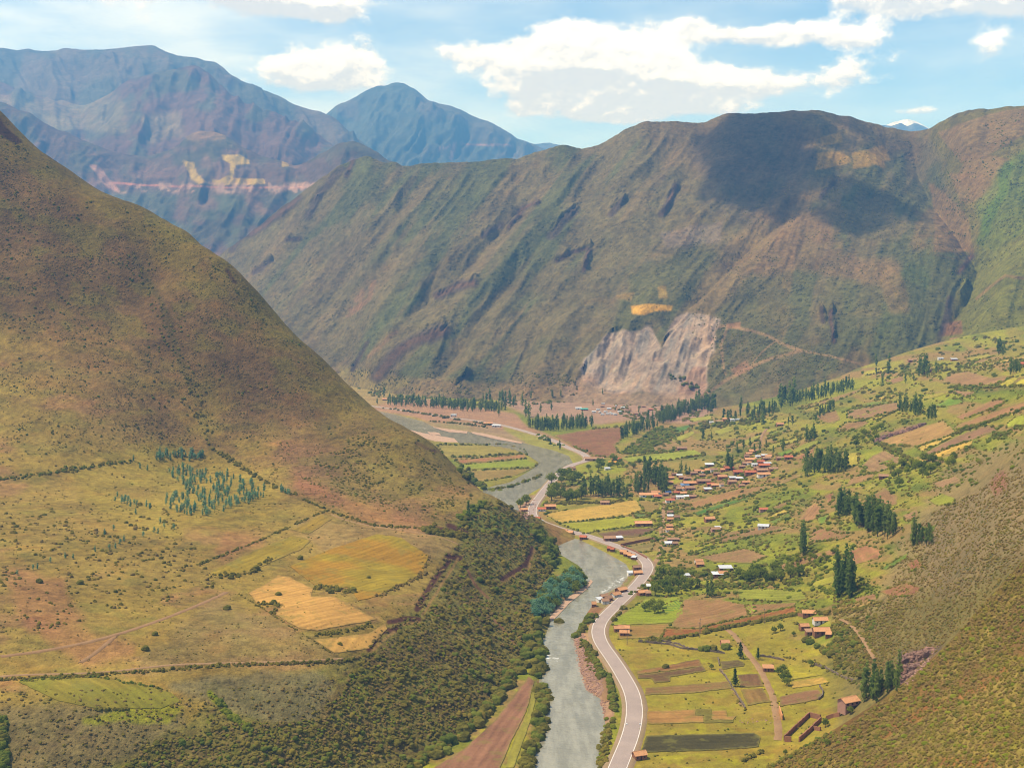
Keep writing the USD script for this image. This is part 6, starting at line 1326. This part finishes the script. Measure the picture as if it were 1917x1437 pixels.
BY = [(1197, 1419, 6, 'O', 'a', 'g', 20, 'small orange roofed hut by the roadside below the dark green plot'), (1588, 1329, 9, 'O', 'p', 't', 28, 'tall tile roofed house with pale walls beside the near spur'), (1438, 1255, 6, 'O', 'a', 's', -4, 'low shed like house with flat orange roof beside the dirt track'), (1357, 1208, 5, 'O', 'a', 'g', 8, 'tiny orange roofed hut above a bush, left of the dirt track'),
 (1514, 1152, 8, 'O', 'a', 'g', -8, 'uppermost farmhouse of the group, with low adobe wall to its left'), (1535, 1166, 8.5, 'O', 'w', 'g', 4, 'farmhouse with a pale blue grey front and orange roof'), (1505, 1177, 5.5, 'O', 'a', 'g', 10, 'small orange roofed outbuilding at the left of the farmhouse group'), (1517, 1187, 6, 'B', 'a', 's', 4, 'dark adobe wing joined to the left of the longest farmhouse'), (1537, 1187, 9.5, 'O', 'a', 'g', 2, 'longest orange roofed farmhouse at the foot of the group'), (1551, 1192, 3.4, 'O', 'a', 's', -20, 'tiny orange hut at the right end of the farmhouse group'),
 (1158, 1181, 6, 'O', 'a', 'g', 5, 'left house of the tight cluster on the green verge right of the road'), (1168, 1180, 7, 'O', 'a', 'g', -10, 'largest back house of the cluster on the verge right of the road'), (1169, 1189, 6, 'O', 'a', 'g', -4, 'front house of the cluster on the verge right of the road'),
 (1163, 1108, 8, 'O', 'a', 'g', 38, 'upper orange roofed house in the riverside cluster left of the road'), (1153, 1117, 7, 'O', 'w', 'g', 38, 'white fronted house in the middle of the riverside cluster'), (1131, 1121, 5.5, 'B', 'a', 'g', 20, 'brown roofed house nearest the rapids in the riverside cluster'), (1138, 1124, 6, 'B', 'a', 'g', 30, 'brown roofed house in the lower row of the riverside cluster'), (1133, 1129, 5, 'B', 'w', 'g', 10, 'low brown house with a pale patch at the bottom of the riverside cluster'), (1123, 1126, 4.5, 'M', 'w', 's', 30, 'pale roofed hut at the river end of the riverside cluster'), (1112, 1135, 3.2, 'O', 'a', 'g', 0, 'tiny hut standing alone below the riverside cluster'),
 (1203, 1113, 7.5, 'O', 'a', 'g', 20, 'orange roofed house just right of the road opposite the riverside cluster'), (1213, 1114, 4, 'B', 'a', 's', 10, 'small brown lean-to beside the orange house right of the road'), (1216, 1101, 4.5, 'M', 'a', 's', 0, 'small pale shed behind the orange house right of the road'),
 (1192, 1066, 6, 'B', 'a', 'g', 10, 'upper brown house inside the sharp road bend'), (1194, 1076, 6.5, 'O', 'a', 'g', 10, 'lower larger house inside the sharp road bend'), (1180, 1076, 4.5, 'M', 'w', 's', 10, 'grey roofed shed on the river side inside the road bend'),
 (1168, 1037, 6, 'O', 'a', 'g', -35, 'first of three small roofs on the river verge above the bend'), (1175, 1041, 6, 'O', 'a', 'g', -35, 'middle one of three small roofs on the river verge above the bend'), (1183, 1044, 6, 'O', 'a', 'g', -30, 'orange roof nearest the bend on the river verge'), (1187, 1047, 4, 'M', 'a', 's', -30, 'tiny metal shed touching the road above the bend'), (1141, 1030, 3.4, 'R', 'a', 'g', -20, 'left of two dark little huts between road and river'), (1147, 1032, 3.4, 'R', 'a', 'g', -20, 'right of two dark little huts between road and river'),
 (1092, 1009, 6, 'R', 'a', 'g', -20, 'lone dark red roofed house on the river side of the road'), (1054, 997, 7.5, 'O', 'a', 'g', -18, 'left red orange roof of the pair above the river bank'), (1065, 1000, 7.5, 'O', 'a', 'g', -18, 'right red orange roof of the pair above the river bank'), (1049, 1001, 5, 'U', 'a', 's', -18, 'low blue shed in front of the pair above the river bank'), (1009, 979, 7, 'M', 'w', 's', -20, 'white shed at the roadside beside the narrow river reach'), (1007, 974, 5, 'R', 'a', 'g', -20, 'small red roof directly behind the white roadside shed'),
 (1014, 956, 8, 'R', 'w', 'g', 4, 'white fronted house at the left corner of the yellow field'), (1030, 952, 11, 'O', 'a', 'g', 4, 'long orange roof at the left corner of the yellow field'), (981, 957, 7, 'O', 'p', 'g', 10, 'single orange roof on the rocky river bank left of the road'), (1132, 944, 9, 'B', 'p', 'g', 0, 'pale pink house on the upper border of the yellow field'), (1204, 984, 15, 'O', 'a', 'g', 3, 'very long orange roofed building at the right end of the yellow field'),
 (1141, 1012, 10, 'B', 'a', 'g', 8, 'long brown roof beside the road and the walled plot'), (1157, 1010, 8, 'M', 'a', 's', 14, 'long grey metal roof beside the brown roof by the road'),
 (1254, 962, 6, 'B', 'a', 'g', 4, 'uppermost brown house along the dirt lane'), (1255, 969, 6, 'M', 'a', 's', 4, 'flat grey roof second along the dirt lane'), (1254, 975, 6, 'O', 'a', 'g', 4, 'bright orange roof third along the dirt lane'), (1267, 971, 5.5, 'B', 'a', 'g', 4, 'brown hut right of the third house along the dirt lane'), (1253, 988, 6, 'O', 'a', 'g', 4, 'upper of two touching orange roofs along the dirt lane'), (1253, 995, 6.4, 'O', 'w', 'g', 4, 'lower of two touching orange roofs along the dirt lane'), (1252, 1020, 6.8, 'M', 'w', 's', 6, 'bright white metal roof beside the lower dirt lane'), (1264, 1013, 7, 'B', 'a', 's', 4, 'low brown shed right above the bright white metal roof'), (1254, 1013, 5, 'B', 'a', 's', 0, 'low brown shed directly above the bright white metal roof'), (1264, 1021, 4.6, 'B', 'a', 'g', 0, 'little brown hut right of the bright white metal roof'),
 (1254, 940, 9, 'R', 'w', 'g', 6, 'red roofed house with white and pink front at the top of the dirt lane'), (1214, 930, 19, 'O', 'w', 'g', 4, 'long white school like building left of the village'), (1227, 925, 9, 'O', 'w', 'g', 4, 'orange roof at the right end of the long white building'), (1231, 932, 8, 'R', 'a', 'g', 4, 'dark red roofed house right of the long white building'),
 (1276, 842, 13, 'B', 'a', 'g', 4, 'lone brown roofed farm building in the green meadow above the village'), (1328, 873, 10, 'M', 'a', 's', 0, 'lone grey metal roof at the upper edge of the village meadow'), (1328, 975, 9, 'O', 'a', 'g', 10, 'orange roofed house alone among the middle fields'), (1339, 994, 8, 'B', 'p', 'g', 10, 'pale pinkish house below the lone orange house'), (1344, 991, 5, 'M', 'w', 's', 14, 'small white shed touching the pale pinkish house'), (1429, 957, 7.5, 'R', 'p', 'g', 6, 'small red and white house at the left tip of the yellow strip'), (1429, 989, 9, 'M', 'w', 's', -16, 'lone white metal roof in the middle fields'),
 (1308, 1054, 6, 'O', 'w', 'g', 6, 'upper of two orange roofs below the middle fields'), (1310, 1060, 6, 'O', 'a', 'g', 6, 'lower of two orange roofs below the middle fields'), (1259, 1077, 6.5, 'B', 'a', 'g', 4, 'brown house right of the big round tree'), (1285, 1081, 5, 'M', 'w', 's', 10, 'little white and turquoise hut in the thicket'), (1344, 1079, 8.6, 'M', 'a', 's', 6, 'left pale metal roof above the thicket'), (1353, 1077, 6.5, 'O', 'a', 'g', 8, 'orange roof joined to the left pale metal roof'), (1358, 1068, 9.6, 'M', 'a', 's', 4, 'upper long pale metal roof above the thicket'),
 (1654, 895, 8, 'B', 'a', 'g', -14, 'lone brown hut on the green knoll of the right slope'), (1708, 677, 14, 'B', 'a', 'g', 0, 'brown roofed farm at the top edge of the fields'), (1761, 673, 9, 'M', 'w', 's', 0, 'white roofed shed left of a pair near the upper track'), (1786, 675, 10, 'M', 'a', 's', 0, 'grey roofed shed right of a pair near the upper track'), (1737, 697, 10, 'B', 'a', 'g', 6, 'brown hut beside the tall upper eucalyptus'), (1910, 685, 13, 'R', 'a', 'g', 0, 'red roofed house at the right edge of the picture'), (1460, 797, 10, 'O', 'a', 'g', 4, 'tiny orange house in the green fields below the plantation strip'),
 (1360, 790, 12, 'O', 'o', 't', -8, 'tall orange walled building below the landslide'), (1377, 788, 17, 'M', 'w', 's', 2, 'long white roofed hall right of the tall orange building'), (1348, 791, 12, 'B', 'a', 's', 0, 'brown walled yard building left of the tall orange building'), (1332, 792, 7, 'M', 'w', 's', 0, 'small white hut left of the tall orange building'),
 (1195, 745, 9, 'T', 'a', 's', 0, 'bright turquoise shed high on the quarry ground'), (1094, 768, 14, 'T', 'a', 's', 6, 'long turquoise roof by the dusty quarry road'), (1083, 766, 12, 'M', 'w', 's', 0, 'pale roof left of the long turquoise roof'), (1212, 751, 8, 'Y', 'a', 's', 0, 'small ochre hut among the quarry bushes'), (723, 749, 16, 'O', 'a', 'g', 0, 'far orange roof at the left end of the dark tree belt'), (914, 795, 15, 'O', 'a', 'g', -6, 'far orange roof beside the river road'), (929, 799, 14, 'M', 'w', 's', -12, 'far white roofed shed beside the river road'),
 (1112, 862, 24, 'B', 'p', 'g', -4, 'long low pinkish building at the road junction'), (1154, 863, 12, 'R', 'a', 'g', -6, 'red brown house right of the road junction'), (1147, 869, 10, 'Y', 'a', 's', -4, 'bright ochre shed below the red brown house'), (1137, 879, 7, 'M', 'w', 's', 14, 'bright white little shed in the orchard'), (1062, 884, 12, 'O', 'p', 'g', 18, 'orange house beside the road at the far bend'), (1071, 879, 8, 'B', 'p', 'g', 24, 'pale brown house beside the road at the far bend')]
for q in BY: hs(*q)
VILL = "1256,897,7,O,a,8;1253,906,8,O,a,4;1272,892,7,M,a,0;1277,896,8,B,a,6;1286,898,8,B,a,10;1291,908,14,O,a,4;1282,911,9,U,w,6;1267,913,7,B,a,2;1273,918,9,B,a,4;1238,915,8,B,a,4;1250,924,7,U,a,6;1267,925,7,R,a,4;1279,926,7,O,a,8;1273,933,8,M,w,4;1288,932,8,M,w,2;1297,932,7,B,a,-6;1291,917,10,B,a,4;1283,917,7,O,w,8;1306,884,8,O,a,6;1299,888,8,B,a,4;1319,885,8,O,w,4;1327,883,9,O,a,6;1336,882,8,B,w,4;1355,882,8,O,a,4;1365,880,10,R,a,2;1352,896,10,O,a,4;1317,904,15,B,a,4;1338,911,8,O,a,6;1351,910,4,B,w,4;1330,909,8,R,a,4;1381,887,10,R,a,4;1406,888,14,R,a,2;1429,892,13,O,w,6;1372,897,8,M,a,4;1384,898,8,M,a,2;1370,905,9,B,a,4;1396,906,8,O,a,6;1430,875,12,R,a,4;1437,870,8,M,w,4;1405,864,13,O,a,4;1402,869,5,O,w,2;1413,872,7,M,w,8;1396,870,8,B,a,4;1410,848,10,O,a,4;1402,852,8,O,a,8;1398,856,6,B,p,4;1419,857,6,M,w,10;1431,855,7,M,a,4;1439,857,8,O,w,2;1435,861,9,B,a,4;1460,860,8,B,a,4;1476,859,9,R,a,-6;1447,881,9,B,a,4;1427,884,12,B,a,2;1424,867,8,R,a,2;1325,918,8,M,a,10;1246,928,6,B,a,4;1262,890,6,B,a,6;1314,892,7,B,a,4;1341,889,7,B,a,4;1360,876,7,B,a,6;1389,876,7,B,a,2;1416,879,6,B,a,4;1388,912,6,B,a,8;1262,934,6,B,p,4"
for q in VILL.split(';'):
    u, v, l, rf, wl, rt = q.split(','); hs(float(u), float(v), float(l), rf, wl, 's' if rf in 'MU' else 'g', float(rt))

for n, (u, v, l, rf, wl, rt) in enumerate([(1240, 766, 9, 'B', 'a', 0), (1256, 772, 9, 'M', 'w', 10), (1178, 769, 8, 'B', 'p', 0), (1166, 764, 8, 'M', 'w', 6), (1205, 762, 8, 'B', 'a', 0), (1218, 768, 8, 'R', 'a', 4), (1190, 776, 8, 'B', 'a', 0), (1230, 776, 8, 'B', 'p', 8), (1140, 766, 8, 'M', 'w', 0), (1128, 762, 8, 'B', 'a', 0), (1160, 772, 7, 'M', 'w', 20), (1112, 772, 8, 'M', 'w', 0)]):
    hs(u, v, l, rf, wl, 's' if rf == 'M' else 'g', rt, f"tiny {dict(B='brown', M='pale metal', R='red')[rf]} roofed {'shed' if rf == 'M' else 'house'} of the dusty settlement below the landslide", f"{dict(B='brown', M='pale metal', R='red')[rf]} roofs of the settlement below the landslide")
M_ADOBE, M_DRYSTONE = WALLS['a'], tone('dry_stone', col(150, 132, 112), col(112, 98, 84), .9)


def wall_mesh(line, height, thick, sheet='valley', rough=.0, seed=1, step=1.6):
    w, ok = ground(np.array(line)[:, 0], np.array(line)[:, 1], sheet)
    L = LineString(w[:, :2]); n = max(2, int(L.length / step) + 1); c = np.array([L.interpolate(t, normalized=True).coords[0] for t in np.linspace(0, 1, n)])
    z = SHEETS[sheet].drop(c[:, 0], c[:, 1]); r = np.random.default_rng(seed)
    t = np.gradient(c, axis=0); t /= np.linalg.norm(t, axis=1, keepdims=True); nn = np.stack([-t[:, 1], t[:, 0]], 1)
    h = height * (1 + (r.random(n) - .5) * 2 * rough); th = thick * (1 + (r.random(n) - .5) * rough)
    sec = []
    for a, b in ((-.5, -.6), (-.42, 1), (.42, 1), (.5, -.6)):
        off = (nn * (th * a)[:, None]) + (r.random((n, 2)) - .5) * rough * .5
        sec.append(np.concatenate([c + off, (z + (h if b > 0 else b))[:, None]], 1))
    v = np.stack(sec, 1).reshape(-1, 3); f = grid_faces(n, 4); e = [(0, 1, 2), (0, 2, 3)]; o = (n - 1) * 4
    f = np.vstack([f, e, [(o, o + 2, o + 1), (o, o + 3, o + 2)]])
    m = trimesh.Trimesh(v, f, process=False); m.fix_normals(); return m


pad = UsdGeom.Xform.Define(stage, free('walled_paddock')); tag(pad.GetPrim(), 'long narrow paddock with adobe walls at the foot of the near spur', 'paddock')
for ln in ([(1468, 1385), (1492, 1362)], [(1493.5, 1361), (1515, 1341)], [(1516, 1341), (1536, 1346)], [(1537, 1350), (1522, 1364)], [(1521, 1366), (1496, 1388)], [(1469, 1387), (1481, 1387.5)]): obj('wall', wall_mesh(ln, 2.2, .6, rough=.06), M_ADOBE, str(pad.GetPath()))
for ln, h, mt, rg, lab, nm in (([(1162, 1022), (1200, 1014), (1222, 1010), (1227, 1013)], 1.9, M_ADOBE, .08, 'brown mud wall along the upper side of the fallow plot by the road', 'mud_wall'), ([(1163, 1023), (1190, 1034), (1211, 1046)], 1.6, M_ADOBE, .08, 'pinkish mud wall along the road above the bend', 'mud_wall'), ([(1459, 1329), (1461, 1337), (1464.5, 1347)], 2.2, WALLS['o'], .05, 'short bright orange wall standing alone at the end of the dirt track', 'mud_wall'),
    ([(1546, 1347), (1560, 1342), (1572, 1340)], 1.8, M_ADOBE, .08, 'mud wall between the paddock and the tall house', 'mud_wall'), ([(1522, 1365), (1536, 1367)], 1.6, M_ADOBE, .1, 'short low wall leaving the right side of the paddock', 'mud_wall'), ([(1494, 1152), (1506, 1155)], 1.8, M_ADOBE, .08, 'low adobe wall left of the uppermost farmhouse', 'mud_wall'),
    ([(1195, 1201), (1225, 1204), (1252, 1206), (1277, 1214), (1304, 1216), (1330, 1219), (1357, 1223)], 1.1, M_DRYSTONE, .4, 'grey dry stone wall crossing the top of the low fields', 'stone_wall'), ([(1347, 1254), (1358, 1266), (1367, 1280), (1380, 1302), (1395, 1325)], 1.0, M_DRYSTONE, .45, 'crumbling stone wall running down past the lone conifer', 'stone_wall'), ([(1423, 1228), (1440, 1230), (1468, 1236)], 1.0, M_DRYSTONE, .4, 'short dry stone wall right of the small dense conifer', 'stone_wall'), ([(1534, 1284), (1541, 1294), (1539, 1303), (1532, 1309)], 1.0, M_DRYSTONE, .35, 'curved pale stone wall right of the yellow stubble field', 'stone_wall'),
    ([(1525, 1244), (1545, 1250), (1562, 1259), (1600, 1276)], 1.0, M_DRYSTONE, .4, 'stone wall slanting down below the farmhouses', 'stone_wall'), ([(1570, 1322), (1590, 1317)], .9, M_DRYSTONE, .4, 'dark low stone wall above the tall house', 'stone_wall'), ([(1344, 1232), (1347, 1246)], .9, M_DRYSTONE, .4, 'short stone wall beside the bushy tree of the brown plots', 'stone_wall'), ([(1290, 1215), (1268, 1205), (1240, 1200)], .9, M_DRYSTONE, .5, 'broken line of white stones under the hedge of the orange strip', 'stone_wall')):
    tag(obj(nm, wall_mesh(ln, h, .55, rough=rg), mt).GetPrim(), lab, 'wall')

M_POLE = paint_mat('pole_wood', col(150, 132, 112), .1); M_WHITE = paint_mat('white_paint', (.72, .72, .70), .05, .5); M_TYRE = paint_mat('tyre', (.03, .03, .03), .05); M_GLASS = paint_mat('vehicle_glass', (.05, .06, .07), .05, .15)
pk = kind('utility_pole'); part(pk, 'pole', taper([(0, 0, -.5), (0, 0, 9)], (.14, .09), 8), M_POLE, 40); part(pk, 'crossarm', box(-1, 1, -.06, .06, 8.2, 8.34), M_POLE)
for x in (-.8, 0, .8): part(pk, 'insulator', box(x - .05, x + .05, -.05, .05, 8.34, 8.5), M_WHITE)
for u, v, l in ((1309, 1193, 'thin pale pole at the hedge left of the others'), (1431, 1167, 'thin pale pole on the hedge left of the farmhouses'), (1311.5, 1186, 'thin pale pole partly behind the orange strip hedge'), (1174, 1206, 'thin pole beside the road at the top of the low fields')):
    w, ok = ground([u], [v], 'valley'); copy('utility_pole', pk, w[0], 20, 1.0, l, 'pole')
mk = kind('marker_post'); part(mk, 'post', box(-.3, .3, -.15, .15, -.3, .9), M_WHITE); part(mk, 'cap', box(-.34, .34, -.19, .19, .9, 1.0), M_WHITE)
for u, v, l in ((1173, 1358, 'white culvert marker on the river side of the road'), (1198, 1358, 'white culvert marker on the field side of the road')):
    w, ok = ground([u], [v], 'valley'); copy('marker_post', mk, w[0] + [0, 0, .2], 0, 1.0, l, 'marker')
M_BLUE = paint_mat('blue_tarp', col(120, 140, 190), .1)
tk = kind('truck'); part(tk, 'cab', box(1.4, 3.2, -1.1, 1.1, .6, 2.7), M_WHITE); part(tk, 'cargo_box', box(-3.2, 1.25, -1.2, 1.2, .9, 3.2), M_WHITE); part(tk, 'windscreen', box(3.18, 3.24, -.95, .95, 1.6, 2.5), M_GLASS); part(tk, 'chassis', box(-3.1, 3.1, -.9, .9, .5, .88), M_TYRE)
for x in (-2.2, 2.2):
    for y in (-1.0, 1.0):
        c = trimesh.creation.cylinder(.5, .3, sections=12); c.apply_transform(trimesh.transformations.rotation_matrix(math.pi / 2, [1, 0, 0])); c.apply_translation([x, y, .5]); part(tk, 'wheel', c, M_TYRE)
for u, v, rt in ((1120, 768, 10), (1123, 773, 60), (1134, 772, 20), (1138, 776, -20), (1143, 774, 70), (1147, 776, 10), (1152, 777, 30), (1153, 761, 80), (1128, 777, 0)):
    w, ok = ground([u], [v]); copy('truck', tk, w[0], rt, 1.0, 'small white truck in the group parked below the landslide', 'truck', 'trucks parked below the landslide')
w, ok = ground([849], [780], 'valley'); copy('truck', tk, w[0] + [0, 0, .5], 168, 1.5, 'white truck alone beside the far pale road', 'truck')
w, ok = ground([1129], [757]); copy('truck', tk, w[0], 168, 1.0, 'white truck a little above the parked group', 'truck')

# ------------------------------------------------------------------ clouds above the ridge and the far mountains, whose shade lies on them
import manifold3d
g = Net(); M_CLOUD = g.done('/World/Looks/cloud_vapour', volume=g.add('principled_volume', 'volume', color=(.99, .99, .99), density=.03, anisotropy=.3, absorption_color=(1.0, 1.0, 1.0)))


def cloud(puffs, altitude, seed, label):
    """A cumulus of displaced puffs over the ridge: puffs = (photograph direction of the shaded spot, radius)."""
    parts_ = []
    for n, (u, v, r_) in enumerate(puffs):
        r_ = r_ * .9
        w, ok = ground([u], [v], 'ridge'); c = w[0] + SUN_DIR / SUN_DIR[2] * (altitude + 30 * (n % 3) - w[0][2])
        m = trimesh.creation.icosphere(4, 1.0); q = np.array(m.vertices)
        d = meshkit.fbm(q * 1.3 + seed + 3 * n, 5, seed + n)[:, None]; q = q * (.30 + 1.35 * d)
        q[:, 2] = np.where(q[:, 2] < 0, q[:, 2] * .35, q[:, 2]); q = q * [r_, r_ * 1.25, r_ * .7] + c; parts_.append(manifold3d.Manifold(manifold3d.Mesh(q.astype(np.float32), np.array(m.faces, np.uint32))))
    tag(obj('cloud', manifold3d.Manifold.batch_boolean(parts_, manifold3d.OpType.Add), M_CLOUD).GetPrim(), label, 'cloud')


cloud([(1370, 262, 110), (1430, 240, 120), (1500, 232, 100), (1420, 320, 130), (1360, 345, 90), (1480, 300, 110), (1450, 375, 80), (1545, 255, 60), (1575, 222, 60), (1600, 360, 75), (1640, 385, 95), (1590, 405, 85), (1560, 330, 50), (1690, 400, 50)], 2700, 5, 'white cumulus cloud over the shaded summit of the long ridge')
